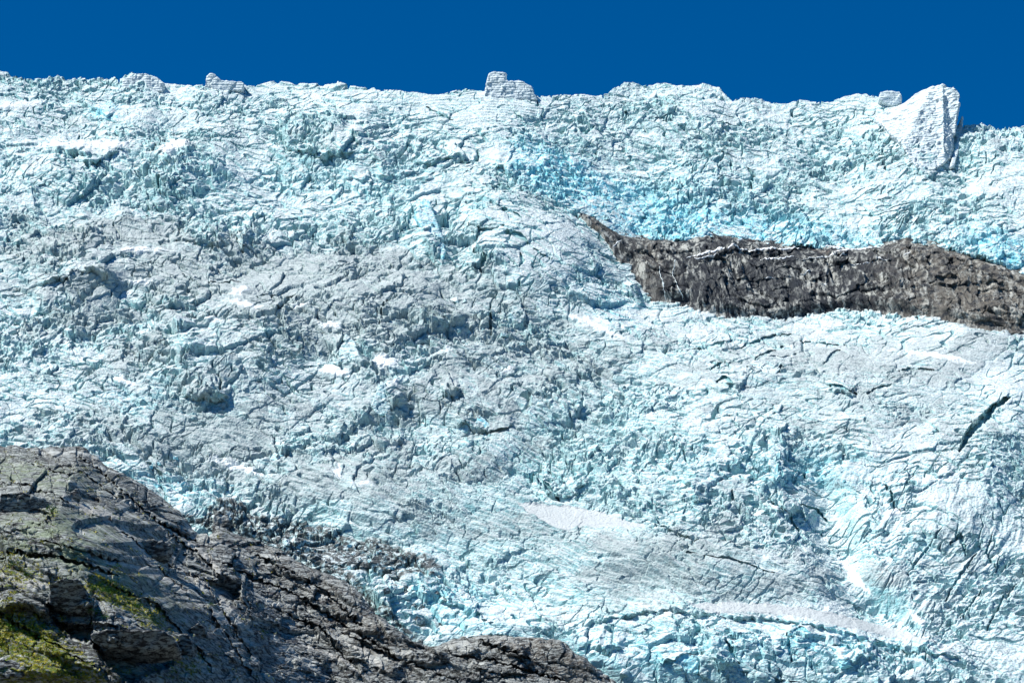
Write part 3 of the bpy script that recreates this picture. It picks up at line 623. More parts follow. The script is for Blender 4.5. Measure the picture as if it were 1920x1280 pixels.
# ------------------------------------------------------------------ foreground rock slope
RSX, RSY = 0.95, 0.75
def rock_slope():
    sx, sy = RSX, RSY
    px, py = np.meshgrid(np.arange(-200, 1260, sx, dtype=f32), np.arange(1400, 800, -sy, dtype=f32))
    A, T = rays(px, py)
    sd = cmap(sd_rock, px, py)
    # distance: the slab climbs away up-left; its top edge meets the ice
    Yg = base_Y(px, np.minimum(py, 1344))
    near = sstep(560, 150, px - (py - 1100) * 0.45)         # left part stands nearer than the ice
    k = 0.985 - 0.13 * near * sstep(-10, 160, sd) - 0.05 * near
    Y = Yg * k
    X = A * Y; Z = T * Y; U = X.astype(f32); V = (T * 950).astype(f32)
    # foliation: slabs dipping down to the right
    c, n = math.cos(R(33)), math.sin(R(33))
    a = (U * c - V * n); b = (U * n + V * c)
    w = 3 * fbm(U / 18, V / 18, 3, 51)
    h = 0.5 * ridged(a / 40, (b + w) / 6, 3, 52, 0.5) + 2.4 * fbm(a / 40, b / 16, 3, 53)
    hb, e, r = blocks(a + w, b + w, 10, 54, 0.7, 0.3, 0.08, 0.1, 0.45); h += 1.6 * hb
    hb, e, r = blocks(a + w, b + w * .5, 22, 154, 0.75, 0.35, 0.035, 0.0, 0.28, 0.18); h += 3.2 * hb
    hb, e, r = blocks(a, b + w * .5, 9, 157, 0.8, 0.35, 0.05, 0.05, 0.30, 0.15); h += 1.5 * hb
    hb, e, r = blocks(a + w, b, 4.2, 55, 0.8, 0.35, 0.12, -0.1, 0.5); h += 0.9 * hb * (0.3 + sstep(-.2, .3, fbm(U / 20, V / 20, 2, 59)))
    rough = sstep(350, 620, px + (py - 1100) * 0.2) * sstep(1060, 1130, py)
    hb, e, r = blocks(U + w, V, 2.3, 56, 0.9, 0.4, 0.15, -0.3, 0.7); h += (0.2 + 0.4 * rough) * hb
    h += 0.16 * fbm(a / 2.2, b / 1.2, 3, 57, 0.6)
    # stepped beds
    st = ((b + w * 1.3) / 5.5) % 1.0
    h += 1.2 * (st - 0.5) * sstep(-.15, .2, gn(U / 26, V / 26, 58))
    wob = (gn(px / 10, py / 8, 25) * 8, gn(px / 10, py / 8, 26) * 6)
    LED = [([(0, 975), (40, 985), (70, 978), (96, 965), (98, 945), (80, 935)], 5, 36, 3), ([(95, 1085), (96, 1115), (128, 1122), (150, 1135), (168, 1190), (164, 1110), (150, 1088)], 0, 30, 3),
           ([(-40, 1130), (0, 1135), (60, 1128), (96, 1150), (130, 1165), (166, 1170), (168, 1130), (160, 1100), (148, 1085)], 9, 44, 5),
           ([(170, 1190), (215, 1175), (262, 1190), (320, 1180), (330, 1205), (320, 1170)], 0, 40, 3), ([(168, 1186), (220, 1200), (270, 1196), (326, 1212), (334, 1180), (322, 1165)], 8, 44, 5),
           ([(330, 1195), (355, 1210), (362, 1185)], 5, 26, 3), ([(356, 1180), (372, 1190), (382, 1170)], 4, 20, 3),
           ([(195, 905), (235, 935), (280, 970), (320, 985), (350, 1000), (378, 1010)], 4.5, 36, 3), ([(150, 955), (200, 975), (260, 1000), (290, 1005), (300, 985)], 3.5, 26, 3), 
           
           ([(380, 1080), (400, 1090), (420, 1070), (435, 1090), (452, 1120), (456, 1080)], 5, 30, 3), ([(420, 1140), (440, 1165), (452, 1190)], 4, 30, 3), 
           ([(640, 1170), (680, 1175), (720, 1185)], 3, 18, 3), ([(545, 1240), (570, 1260), (610, 1270)], 3, 20, 3), ([(300, 1010), (350, 1035), (400, 1060)], 3, 22, 3), ([(100, 1020), (180, 1030), (260, 1050)], 3, 24, 3), ([(60, 1010), (110, 1030), (200, 1055)], 2, 20, 3),
           ([(60, 1215), (120, 1235), (200, 1262)], 3, 22, 3), ([(0, 1250), (60, 1262), (130, 1275)], 3, 20, 3), ([(830, 1215), (870, 1228), (900, 1216)], 2.5, 16, 2), ([(925, 1205), (960, 1225), (990, 1232)], 4, 18, 3), ([(880, 1250), (930, 1262), (1000, 1258)], 3, 20, 2),
           ([(640, 1230), (700, 1240), (760, 1260)], 3, 24, 3), ([(760, 1225), (800, 1240), (840, 1236)], 3, 18, 3),
           ([(480, 1050), (540, 1075), (600, 1100)], 2.5, 20, 2), ([(560, 1120), (620, 1140), (680, 1160)], 2.5, 20, 2), ([(420, 1230), (470, 1250), (500, 1240)], 4, 24, 3)]
    dep = np.zeros_like(h); add_ledges(dep, px, py, [(p, H * 1.25, F, w * 3.2) for p, H, F, w in LED if H], wob)
    rec = grid_polys([[(88, 1122), (130, 1138), (172, 1140), (176, 1185), (166, 1200), (140, 1196), (110, 1180), (92, 1155)], [(172, 1198), (240, 1206), (334, 1204), (340, 1228), (310, 1250), (270, 1262), (240, 1280), (208, 1250), (184, 1222)],
                      [(-20, 945), (60, 950), (92, 962), (78, 984), (30, 990), (-20, 984)], [(385, 1085), (450, 1095), (450, 1125), (410, 1128)]], px, py, wob, 4.0)
    dep -= 13 * rec; h *= 1 - 0.6 * rec
    JO = [[(0, 910), (90, 925), (150, 950)], [(150, 850), (230, 930), (300, 985), (370, 1020)], [(230, 1000), (300, 1050), (380, 1090), (420, 1150), (470, 1230)], [(310, 1000), (380, 1050), (430, 1100)], [(60, 1010), (180, 1040), (300, 1065), (350, 1110)],
          [(420, 1060), (520, 1100), (620, 1150), (700, 1200), (760, 1240)], [(480, 1040), (600, 1100), (680, 1170)], [(380, 1130), (440, 1220), (480, 1280)], [(520, 1140), (600, 1180), (660, 1240)], [(200, 1090), (280, 1130), (340, 1180), (400, 1260)],
          [(640, 1180), (740, 1230), (860, 1280)], [(840, 1225), (920, 1240), (1010, 1262), (1080, 1282)], [(900, 1200), (960, 1222), (1000, 1240)], [(0, 1150), (80, 1200), (180, 1250)], [(60, 870), (150, 890), (220, 940)], [(0, 1045), (120, 1050), (220, 1080)]]
    add_cracks(dep, None, px, py, [(q, 4.0, 3.2) for q in JO], (wob[0] * 2, wob[1] * 2))
    pale = np.zeros_like(h); add_cracks(pale, None, px, py, [(q, -1.0, w) for q, w in (([(120, 930), (160, 955), (220, 985), (275, 1040), (310, 1080)], 11), ([(160, 1035), (240, 1052), (320, 1090), (390, 1140), (440, 1180)], 7), ([(330, 1060), (400, 1110), (450, 1160)], 8),
          ([(200, 1050), (290, 1062)], 8), ([(330, 1000), (400, 1060), (440, 1110)], 6), ([(620, 1190), (680, 1215), (740, 1260)], 6), ([(560, 1200), (640, 1240), (700, 1280)], 6), ([(0, 1085), (60, 1092), (120, 1100)], 9), ([(300, 1180), (380, 1240), (440, 1280)], 6))], wob)
    # edge rolls over and dives behind / under the ice
    ed = sd + gn(px / 12, py / 12, 27) * 3
    dep -= 6 * (1 - sstep(-2, 18, ed)) ** 1.5
    ro = np.clip(-ed, 0, 60) * 1.3
    h *= sstep(-10, 14, ed)
    Y = Y - dep; X = A * Y; Z = T * Y
    P = np.stack([X + 0.10 * h, Y - 0.90 * h + ro, Z + 0.18 * h - 0.5 * ro], -1)
    def bl(lst):
        m = blob(lst); return np.clip(cmap(m, px, py), 0, 1).astype(f32)
    lichen = bl([(60, 890, 130, 30, 10, .8), (120, 1000, 80, 45, 10, 1), (180, 1060, 120, 22, 15, 1), (20, 1020, 60, 50, 0, .7), (140, 1100, 60, 30, 0, .4), (300, 1130, 80, 25, 35, .5), (240, 1010, 80, 30, 20, .4)])
    tanm = bl([(1030, 1230, 120, 40, 25, .9), (700, 1200, 120, 40, 30, .5), (640, 1150, 150, 60, 30, .4), (130, 850, 100, 20, 5, .2), (560, 1060, 60, 20, 30, .4), (950, 1230, 160, 50, 0, .3)])
    moss = bl([(30, 1190, 110, 55, 35, 1.0), (120, 1250, 160, 45, 25, .75), (30, 1070, 70, 36, 10, .7), (190, 1110, 60, 26, 20, .7), (240, 1130, 70, 20, 35, .7), (290, 1160, 50, 18, 35, .6), (350, 1250, 70, 40, 0, .55),
               (150, 1160, 30, 20, 0, .3), (20, 1010, 20, 14, 0, .4), (100, 963, 12, 16, 0, .9), (215, 1100, 40, 18, 10, .6), (0, 1280, 90, 40, 0, .6), (215, 1068, 12, 10, 0, .5), (395, 1137, 10, 8, 0, .7)])
    me = grid_mesh("rock_slope", P, {'lichen': lichen, 'tan': tanm, 'moss': moss, 'pale': pale.astype(f32)}, keep=sd > -34)
    o = link("rock_slope", me, M_SLOPE); tag(o, kind='structure')
    return px, py, P, sd, moss
RS = rock_slope()
print("rock", time.time() - T0)

# ------------------------------------------------------------------ solid bodies from an outline: front, back and real thickness
def fill_solid(name, pts, front, thick, mat, lean=0.0, voxel=0.4, rough=0.35, strata=0.0, seed=0, bulge=0.0, Yc=None, dip=0.0, k=1.0, label=None, cat=None, group=None, topback=0.0):
    """pts: traced outline (photo pixels); the front stands `front` metres before the slope at each point"""
    P = np.array(pts, f32); n = len(P)
    A, T = rays(P[:, 0], P[:, 1])
    Y = (base_Y(P[:, 0], P[:, 1]) * k if Yc is None else np.full(n, Yc, f32))
    low = P[:, 1].max()
    Yf = Y - front - lean * (low - P[:, 1])
    Yb = Y - front + thick + topback * (low - P[:, 1])
    bm = bmesh.new()
    F = [bm.verts.new((A[i] * Yf[i], Yf[i], T[i] * Yf[i])) for i in range(n)]
    B = [bm.verts.new((A[i] * Yf[i], Yb[i], T[i] * Yf[i] + topback * 0)) for i in range(n)]
    for i in range(n):
        j = (i + 1) % n
        bm.faces.new((F[i], F[j], B[j], B[i]))
    bm.faces.new(list(reversed(F))); bm.faces.new(B)
    bmesh.ops.triangulate(bm, faces=[f for f in bm.faces if len(f.verts) > 4])
    bmesh.ops.recalc_face_normals(bm, faces=bm.faces)
    me = bpy.data.meshes.new(name); bm.to_mesh(me); bm.free()
    tmp = bpy.data.objects.new(name, me); col.objects.link(tmp)
    m = tmp.modifiers.new("r", 'REMESH'); m.mode = 'VOXEL'; m.voxel_size = voxel
    sm_ = tmp.modifiers.new('s', 'SMOOTH'); sm_.factor = 0.5; sm_.iterations = 7
    dg = bpy.context.evaluated_depsgraph_get(); dg.update()
    me2 = bpy.data.meshes.new_from_object(tmp.evaluated_get(dg)); bpy.data.objects.remove(tmp)
    nv = len(me2.vertices); co = np.empty(nv * 3, f32); me2.vertices.foreach_get("co", co); co = co.reshape(-1, 3)
    nr = np.empty(nv * 3, f32); me2.vertices.foreach_get("normal", nr); nr = nr.reshape(-1, 3)
    x, y, z = co.T
    q, e, r0 = blocks(x + y * 0.6, z + y * 0.3, 5.0, 100 + seed, 0.8, 0.35, 0.07, 0.5, 1.1)
    q2, e2, r1 = blocks(x + y * 0.7, z + y * 0.4, 2.0, 103 + seed, 0.9, 0.3, 0.10, -0.3, 1.1)
    d = rough * (2.2 * q + 1.0 * q2 + 1.2 * fbm(x / 2 + y / 3, z / 2 + y / 4, 3, 107 + seed))
    if strata:
        zz = z + dip * x + 0.8 * fbm(x / 9, z / 9 + y / 8, 2, 109 + seed)
        lay = gn(zz / 1.3, x * 0.12 + y * 0.12, 111 + seed) + 0.7 * gn(zz / 0.55, x * 0.15, 112 + seed)
        d = d + strata * lay
    co = co + nr * d[:, None]
    me2.vertices.foreach_set("co", co.ravel()); me2.name = name; me2.polygons.foreach_set('use_smooth', np.ones(len(me2.polygons), bool)); me2.update()
    me2.materials.clear()
    o = link(name, me2, mat)
    # origin at the base centre
    c = np.array((co[:, 0].mean(), co[:, 1].mean(), co[:, 2].min()), f32)
    me2.vertices.foreach_set("co", (co - c).ravel()); me2.update(); o.location = c.tolist()
    return tag(o, label, cat, group)

Ysk = lambda x: float(base_Y(np.array([x], f32), np.array([150], f32))[0])
fill_solid("ice_tower", [(907, 186), (911, 165), (913, 148), (916, 137), (928, 133), (948, 136), (951, 140), (947, 148), (949, 153), (965, 151), (973, 149), (978, 153), (990, 158), (998, 163), (1001, 172), (1008, 186)],
           2.0, 9, M_FIRN, Yc=Ysk(950) - 1, voxel=0.3, rough=0.22, strata=0.3, seed=1, label="tall layered ice tower standing up alone at the middle of the skyline", cat="ice tower")
fill_solid("ice_tower", [(380, 172), (385, 158), (386, 144), (391, 139), (398, 137), (405, 140), (408, 147), (414, 151), (434, 152), (454, 152), (457, 156), (455, 170)],
           2.0, 8, M_FIRN, Yc=Ysk(420) - 1, voxel=0.3, rough=0.22, strata=0.25, seed=2, label="small layered ice stump with a knob on its left end, on the skyline at left", cat="ice tower")
fill_solid("ice_tower", [(228, 165), (232, 148), (244, 143), (252, 144), (257, 138), (270, 137), (285, 142), (301, 149), (309, 160), (305, 172)],
           1.5, 8, M_FIRN, Yc=Ysk(265) - 1, voxel=0.35, rough=0.3, strata=0.08, seed=3, label="broad rounded ice hump on the skyline left of the small stump", cat="ice tower")
fill_solid("ice_fin", [(1640, 222), (1668, 203), (1696, 193), (1713, 182), (1730, 172), (1747, 163), (1768, 158), (1786, 164), (1800, 175), (1799, 196), (1795, 225), (1789, 262), (1783, 292), (1770, 306), (1750, 318), (1728, 318), (1708, 300), (1692, 270), (1660, 240)],
           0.8, 14, M_FIRN, voxel=0.3, rough=0.42, strata=0.22, seed=4, dip=-0.35, lean=0.05, label="huge tilted fin of layered ice rising to a point at the right of the skyline", cat="ice fin")
fill_solid("ice_flake", [(1797, 240), (1802, 222), (1805, 215), (1807, 224), (1804, 250), (1797, 285), (1789, 312), (1781, 314), (1788, 285)],
           1.5, 6, M_FIRN, voxel=0.3, rough=0.15, strata=0.2, seed=5, label="thin upright ice flake split off the right edge of the huge fin", cat="ice flake")
fill_solid("ice_block", [(1648, 186), (1651, 173), (1668, 170), (1688, 171), (1692, 186), (1684, 196), (1668, 198)],
           1.0, 6, M_FIRN, Yc=Ysk(1670) - 2, voxel=0.3, rough=0.2, seed=6, label="squarish ice block on the skyline just left of the huge fin", cat="ice block")
for i, (pts, lab) in enumerate([([(1552, 640), (1488, 640), (1466, 652), (1466, 660), (1489, 660), (1489, 652)][2:] + [(1488, 644)], "grey square-faced ice slab at the top of the broken slabs below the outcrop"),
                     ([(1402, 686), (1412, 676), (1440, 676), (1464, 690), (1452, 704), (1425, 698)], "pale lozenge slab of ice, lowest of the broken slabs"),
                     ([(1432, 672), (1448, 664), (1484, 660), (1500, 668), (1470, 674)], "flat ice slab above the pale lozenge slab"),
                     ([(1344, 724), (1346, 712), (1362, 709), (1366, 716), (1358, 727)], "dark cube-like ice block at the left foot of the broken slabs"),
                     ([(1452, 770), (1450, 758), (1468, 756), (1460, 773)], "small dark wedge of ice alone below the broken slabs")]):
    fill_solid("ice_slab", pts, 1.5, 6, M_BLOCK, voxel=0.3, rough=0.15, seed=10 + i, lean=0.03, label=lab, cat="ice slab")
for i, (pts, lab, m) in enumerate([
        ([(842, 812), (846, 798), (866, 786), (880, 790), (882, 806), (870, 812)], "rounded grey ice block at the left end of the blue hollow in mid glacier", M_BLOCK),
        ([(888, 806), (896, 776), (908, 782), (922, 796), (918, 806)], "pointed blue ice block in the middle of the blue hollow in mid glacier", M_BLUEBLOCK),
        ([(835, 722), (846, 708), (862, 728), (850, 740), (838, 736)], "tilted ice tooth with a blue cleft beside it, left of centre", M_BLOCK),
        ([(696, 760), (704, 735), (714, 712), (724, 720), (734, 760), (724, 780), (706, 776)], "tall ragged serac leaning left of the tilted ice tooth", M_BLOCK),
        ([(632, 690), (636, 655), (648, 625), (668, 640), (676, 676), (660, 690)], "smooth grey upright serac below the snow patches", M_BLOCK),
        ([(776, 402), (790, 372), (806, 378), (822, 420), (836, 470), (830, 486), (806, 452)], "long teal-faced ice wall standing on the left flank of the big central bulge", M_BLUEBLOCK),
        ([(448, 470), (444, 438), (458, 418), (464, 436), (458, 462)], "narrow dark-sided serac in the upper left icefall", M_BLOCK),
        ([(520, 868), (506, 860), (516, 842), (536, 838), (530, 856)], "blue-faced ice block above the foreground rocks' blue rubble", M_BLUEBLOCK),
        ([(852, 1150), (840, 1124), (862, 1104), (880, 1112), (894, 1126), (900, 1140), (888, 1152), (872, 1136)], "dark teal serac with a flat top right of the dirty rubble", M_BLOCK),
        ([(1000, 925), (996, 905), (1020, 895), (1048, 940), (1030, 945)], "split ice dome left of the deep blue cleft above the gritty snow", M_BLOCK),
        ([(1340, 858), (1346, 832), (1362, 826), (1372, 842), (1366, 862)], "upright ice pillar beside the blue rubble right of centre", M_BLOCK),
        ([(1440, 868), (1446, 838), (1462, 832), (1472, 850), (1470, 884), (1452, 890)], "broad blue-grey serac at the head of the right-hand ice ridge", M_BLOCK),
        ([(1310, 1262), (1314, 1232), (1330, 1212), (1362, 1222), (1376, 1250), (1350, 1284)], "large smooth rounded ice boulder at the bottom of the picture", M_BLOCK),
        ([(1270, 1262), (1262, 1240), (1282, 1222), (1308, 1226), (1310, 1262)], "blue-topped ice boulder left of the large smooth one at the bottom", M_BLUEBLOCK),
        ([(190, 222), (192, 196), (208, 188), (218, 200), (228, 205), (222, 222), (206, 224)], "bright turquoise ice block just below the skyline at left", M_BLUEBLOCK),
        ([(1172, 400), (1184, 388), (1204, 390), (1210, 404), (1192, 410)], "deep cyan ice block just above the left tip of the rock outcrop", M_BLUEBLOCK),
        ]):
    fill_solid("serac", pts, 0.9, 7, m, voxel=0.35, rough=0.28, seed=20 + i, lean=0.05, label=lab, cat="serac")

# ------------------------------------------------------------------ loose ice blocks, in zones
def chunk_mesh(name, seed, mat, soft=0.0):
    r = random.Random(seed); bm = bmesh.new()
    bmesh.ops.create_cube(bm, size=2.0)
    for v in bm.verts: v.co = (v.co.x * r.uniform(.7, 1.2), v.co.y * r.uniform(.7, 1.1), v.co.z * r.uniform(.55, 1.0))
    for k in range(7):
        th = r.uniform(0, 6.28); el = r.uniform(-0.5, 1.2)
        n = (math.cos(th) * math.cos(el), math.sin(th) * math.cos(el), math.sin(el)); dd = r.uniform(.55, .85)
        g = bmesh.ops.bisect_plane(bm, geom=bm.verts[:] + bm.edges[:] + bm.faces[:], plane_co=[c * dd for c in n], plane_no=n, clear_outer=True)
        es = [e for e in g['geom_cut'] if isinstance(e, bmesh.types.BMEdge)]
        if len(es) > 2: bmesh.ops.edgenet_fill(bm, edges=es)
    bmesh.ops.triangulate(bm, faces=bm.faces[:])
    bmesh.ops.subdivide_edges(bm, edges=bm.edges[:], cuts=3, use_grid_fill=True, smooth=0.0)
    bmesh.ops.recalc_face_normals(bm, faces=bm.faces[:]); bm.normal_update()
    if soft:
        for _ in range(2): bmesh.ops.smooth_vert(bm, verts=bm.verts[:], factor=soft)
    c = np.array([v.co[:] for v in bm.verts], f32)
    dv = 0.10 * fbm(c[:, 0] * 1.6 + c[:, 2], c[:, 1] * 1.6 - c[:, 2], 4, seed, 0.6)
    for v, q in zip(bm.verts, dv): v.co += v.normal * float(q) * 1.6
    me = bpy.data.meshes.new(name); bm.to_mesh(me); bm.free(); me.materials.append(mat); return me
LIB = {'dirty': [chunk_mesh("ice_block", 50 + i, M_DIRTY, .3) for i in range(5)], 'plain': [chunk_mesh("ice_block", 60 + i, M_BLOCK, .25) for i in range(6)],
       'blue': [chunk_mesh("ice_block", 70 + i, M_BLUEBLOCK, .35) for i in range(6)]}
def in_poly(x, y, p):
    return float(poly_sd(np.array([x], f32), np.array([y], f32), p)[0])
rnd = random.Random(11)
def scatter(poly, n, smin, smax, kinds, label, group, sink=0.35, gap=0.9):
    xs = [p[0] for p in poly]; ys = [p[1] for p in poly]; done = []; tries = 0
    while len(done) < n and tries < n * 60:
        tries += 1
        x, y = rnd.uniform(min(xs), max(xs)), rnd.uniform(min(ys), max(ys))
        if in_poly(x, y, poly) < 0 or in_poly(x, y, ROCK) > -3 or in_poly(x, y, CLIFF) > -2: continue
        s = smin + (smax - smin) * rnd.random() ** 2.2
        if any(math.hypot(x - a, (y - b) * 1.2) < (s + c) * gap for a, b, c in done): continue
        done.append((x, y, s))
        P, Y = gl_point(x, y); m = Y / FPX * s            # radius in metres
        o = bpy.data.objects.new("ice_block", rnd.choice(LIB[rnd.choice(kinds)])); col.objects.link(o)
        o.location = (float(P[0]), float(P[1]) + m * 0.2, float(P[2]) - m * sink * 0.6)
        o.rotation_euler = (rnd.uniform(-.4, .4), rnd.uniform(-.4, .4), rnd.uniform(0, 6.28))
        o.scale = (m * rnd.uniform(.8, 1.3), m * rnd.uniform(.8, 1.2), m * rnd.uniform(.7, 1.1))
        fx = (x - min(xs)) / (max(xs) - min(xs)); fs = (s - smin) / (smax - smin)
        size = "large" if fs > 0.5 else "middling" if fs > 0.15 else "small"
        side = "far left end" if fx < 0.2 else "left part" if fx < 0.4 else "middle" if fx < 0.6 else "right part" if fx < 0.8 else "far right end"
        look = "dirt-blackened" if o.data.name.startswith("ice_block") and o.data.materials[0] == M_DIRTY else "blue" if o.data.materials[0] == M_BLUEBLOCK else "pale"
        tag(o, f"{size} {look} ice block in the {side} of {label}", "ice block", group)
scatter([(415, 985), (470, 985), (560, 995), (700, 1020), (820, 1070), (840, 1130), (820, 1195), (780, 1195), (740, 1165), (700, 1120), (650, 1085), (560, 1045), (470, 1005)], 80, 4, 13, ['dirty', 'dirty', 'plain', 'blue'],
        "the rubble edging the foreground rock", "dirty ice blocks along the foreground rock")
scatter([(230, 860), (330, 850), (440, 900), (440, 980), (395, 985), (360, 965), (290, 910)], 40, 4, 10, ['blue', 'plain'],
        "the heap above the foreground crest", "blue ice blocks above the rock crest")
scatter([(965, 290), (1060, 310), (1200, 380), (1480, 430), (1640, 440), (1660, 455), (1480, 452), (1380, 436), (1200, 440), (1110, 405), (1050, 360), (980, 330)], 50, 3, 8, ['blue', 'plain'],
        "the band above the outcrop", "cyan ice rubble above the rock outcrop")
scatter([(1800, 440), (1920, 430), (1920, 498), (1850, 488)], 16, 3, 9, ['blue'],
        "the heap above the outcrop's end", "cyan ice blocks at the right end of the outcrop")
scatter([(1130, 1200), (1280, 1160), (1500, 1180), (1750, 1230), (1800, 1275), (1180, 1275)], 22, 7, 20, ['plain', 'blue', 'plain'],
        "the hummocks under the gritty band", "ice hummocks below the gritty snow band", sink=0.9)
scatter([(1500, 860), (1600, 855), (1600, 910), (1520, 915)], 16, 3, 7, ['blue', 'plain'],
        "the rubble by the broad serac", "blue rubble right of the broad serac")
scatter([(20, 300), (350, 300), (700, 330), (740, 420), (400, 400), (60, 390)], 28, 4, 11, ['plain'],
        "the upper left icefall", "ice blocks in the upper left icefall", sink=0.6)
scatter([(660, 520), (960, 560), (1080, 660), (820, 650), (640, 600)], 22, 4, 12, ['plain'],
        "the broken mid glacier", "grey ice blocks at mid glacier", sink=0.6)
scatter([(1116, 188), (1140, 177), (1172, 158), (1246, 157), (1312, 162), (1346, 168), (1364, 184), (1372, 196), (1340, 180), (1250, 170), (1176, 170), (1140, 186)], 20, 3, 7, ['plain'],
        "the rubble dome on the skyline", "ice blocks along the skyline dome", sink=0.3)
print("blocks", time.time() - T0)

# ------------------------------------------------------------------ rock blocks and boulders of the foreground
def rs_point(x, y):
    px, py, P, sd, moss = RS
    c = int(np.clip(round((x + 200) / RSX), 0, px.shape[1] - 1)); r = int(np.clip(round((1400 - y) / RSY), 0, px.shape[0] - 1))
    return P[r, c]
def rock_solid(pts, front, thick, label, seed, lean=0.10, rough=0.3):
    c = np.mean(pts, 0); Yc = float(rs_point(c[0], c[1])[1])
    return fill_solid("rock_block", pts, front, thick, M_SLOPE, Yc=Yc, voxel=0.3, rough=rough, seed=seed, lean=lean, label=label, cat="rock")
rock_solid([(90, 1094), (120, 1082), (146, 1084), (158, 1098), (166, 1126), (164, 1148), (140, 1150), (112, 1140), (94, 1128)], 4.5, 14, "big square rock block with a black shaded face above the yellow-green moss", 200, 0.16)
rock_solid([(168, 1188), (200, 1180), (246, 1178), (300, 1180), (324, 1192), (330, 1206), (300, 1214), (262, 1216), (226, 1214), (190, 1208)], 4.5, 16, "wide layered rock ledge overhanging a black hollow near the bottom left", 201, 0.17)
rock_solid([(328, 1190), (350, 1186), (362, 1204), (358, 1226), (336, 1224)], 2.5, 8, "rounded rock block at the right end of the wide layered ledge", 202)
rock_solid([(0, 924), (40, 922), (80, 932), (98, 944), (96, 962), (78, 976), (50, 984), (20, 980), (-10, 976)], 3.0, 12, "dark layered rock slab jutting from the slope at the left edge", 203, 0.08)
rock_solid([(120, 940), (130, 924), (142, 918), (146, 926), (136, 942)], 2.0, 4, "small dark leaning stone on the pale slab above the layered slab", 204, 0.06)
rock_solid([(270, 966), (278, 946), (292, 942), (296, 956), (284, 972)], 2.0, 5, "dark boulder on the upper slope, lower one of the pair near the crest", 205, 0.08)
rock_solid([(258, 950), (262, 938), (276, 934), (280, 944), (268, 956)], 1.6, 5, "dark boulder on the upper slope, upper one of the pair near the crest", 206, 0.06)
rock_solid([(398, 996), (400, 968), (412, 955), (424, 962), (434, 978), (428, 994), (410, 1002)], 2.0, 8, "dark pointed boulder where the rock slope meets the ice", 207, 0.04)
rock_solid([(412, 960), (420, 946), (436, 950), (440, 966), (430, 974)], 1.5, 6, "brown boulder perched on the ice edge above the dark pointed one", 208, 0.04)
rock_solid([(384, 1104), (392, 1078), (408, 1072), (430, 1080), (452, 1084), (446, 1112), (424, 1120), (402, 1116)], 2.0, 10, "jagged dark crag in the gully between the two rock slabs", 209, 0.14)
rock_solid([(232, 1022), (262, 1010), (296, 1012), (320, 1020), (312, 1040), (280, 1046), (250, 1040)], 1.5, 8, "dark wedge of rock on the middle of the slope", 210, 0.10)
rock_solid([(356, 1178), (372, 1166), (384, 1176), (378, 1198), (362, 1198)], 1.8, 6, "grey angular boulder with a shaded right side right of the mossy ledge", 211, 0.10)
rock_solid([(-6, 1236), (20, 1232), (50, 1244), (44, 1262), (10, 1266), (-6, 1262)], 1.5, 6, "pale blue-grey boulder lying in the moss at the lower left corner", 212, -0.04)
print("rocks", time.time() - T0)

# ------------------------------------------------------------------ green things: grass cover and shrubs
def leaf_mat(name, c0, c1):
    s = NT(name); c = s.mix(s.ramp(s.noise(1.3, 5, 0.7), 0.4, 0.6), c0, c1); return s.fin(c, 0.6, None, 0.2)
M_GRASS = leaf_mat("grass_cover", (0.10, 0.16, 0.012), (0.36, 0.29, 0.03)); M_LEAF = leaf_mat("shrub_leaves", (0.03, 0.10, 0.012), (0.08, 0.20, 0.02)); M_STEM = leaf_mat("shrub_stems", (0.10, 0.07, 0.04), (0.16, 0.12, 0.08))
def blades(C, size, up, seed, spread=1.0):
    """C (n,3) centres -> quads"""
    g = np.random.default_rng(seed); n = len(C)
    a = g.random(n) * 6.283; h = size * (0.5 + g.random(n)); w = h * (0.35 + 0.3 * g.random(n))
    d = np.stack([np.cos(a), np.sin(a), np.zeros(n)], 1); t = g.normal(0, .5 * spread, (n, 3)); t[:, 2] = up; t /= np.linalg.norm(t, axis=1)[:, None]
    b = C - d * w[:, None] / 2; c = C + d * w[:, None] / 2; top = t * h[:, None]
    V = np.stack([b, c, c + top * 0.8 - d * w[:, None] * .2, b + top + d * w[:, None] * .3], 1).reshape(-1, 3)
    return V, np.arange(n * 4, dtype=np.int32).reshape(-1, 4)
def quads_mesh(name, V, Q):
    me = bpy.data.meshes.new(name); me.vertices.add(len(V)); me.vertices.foreach_set("co", V.astype(f32).ravel())
    me.loops.add(len(Q) * 4); me.loops.foreach_set("vertex_index", Q.ravel()); me.polygons.add(len(Q)); me.polygons.foreach_set("loop_start", np.arange(0, len(Q) * 4, 4, dtype=np.int32)); me.update(calc_edges=True)
    return me
px, py, P, sd, moss = RS
patch = fbm(P[..., 0] / 5 - P[..., 2] / 9, P[..., 2] / 3 + P[..., 0] / 5, 4, 300, 0.65)
prob = np.clip(moss * 1.1 + patch * 2.4 - 0.95, 0, 1) * (sd > 5)
gr = np.random.default_rng(5)
sel = np.where((gr.random(px.shape) < prob * 0.55) & (px > -60) & (px < 520))
C = P[sel] + gr.normal(0, .08, (len(sel[0]), 3))
V, Q = blades(C, 0.46, 0.7, 6)
o = link("grass", quads_mesh("grass", V, Q), M_GRASS); tag(o, "yellow-green grass and moss covering the lower left ledges", "grass", kind='stuff')
def shrub_mesh(seed):
    g = np.random.default_rng(seed); n = 260
    lob = g.normal(0, 1, (5, 3)) * (0.55, 0.4, 0.25) + (0, 0, 0.6)
    C = lob[g.integers(0, 5, n)] + g.normal(0, 1, (n, 3)) * (0.33, 0.3, 0.24)
    C[:, 2] = np.maximum(C[:, 2], 0.05)
    V, Q = blades(C, 0.20, 0.4, seed + 1, 1.6); return quads_mesh("foliage", V, Q), lob
SH = []
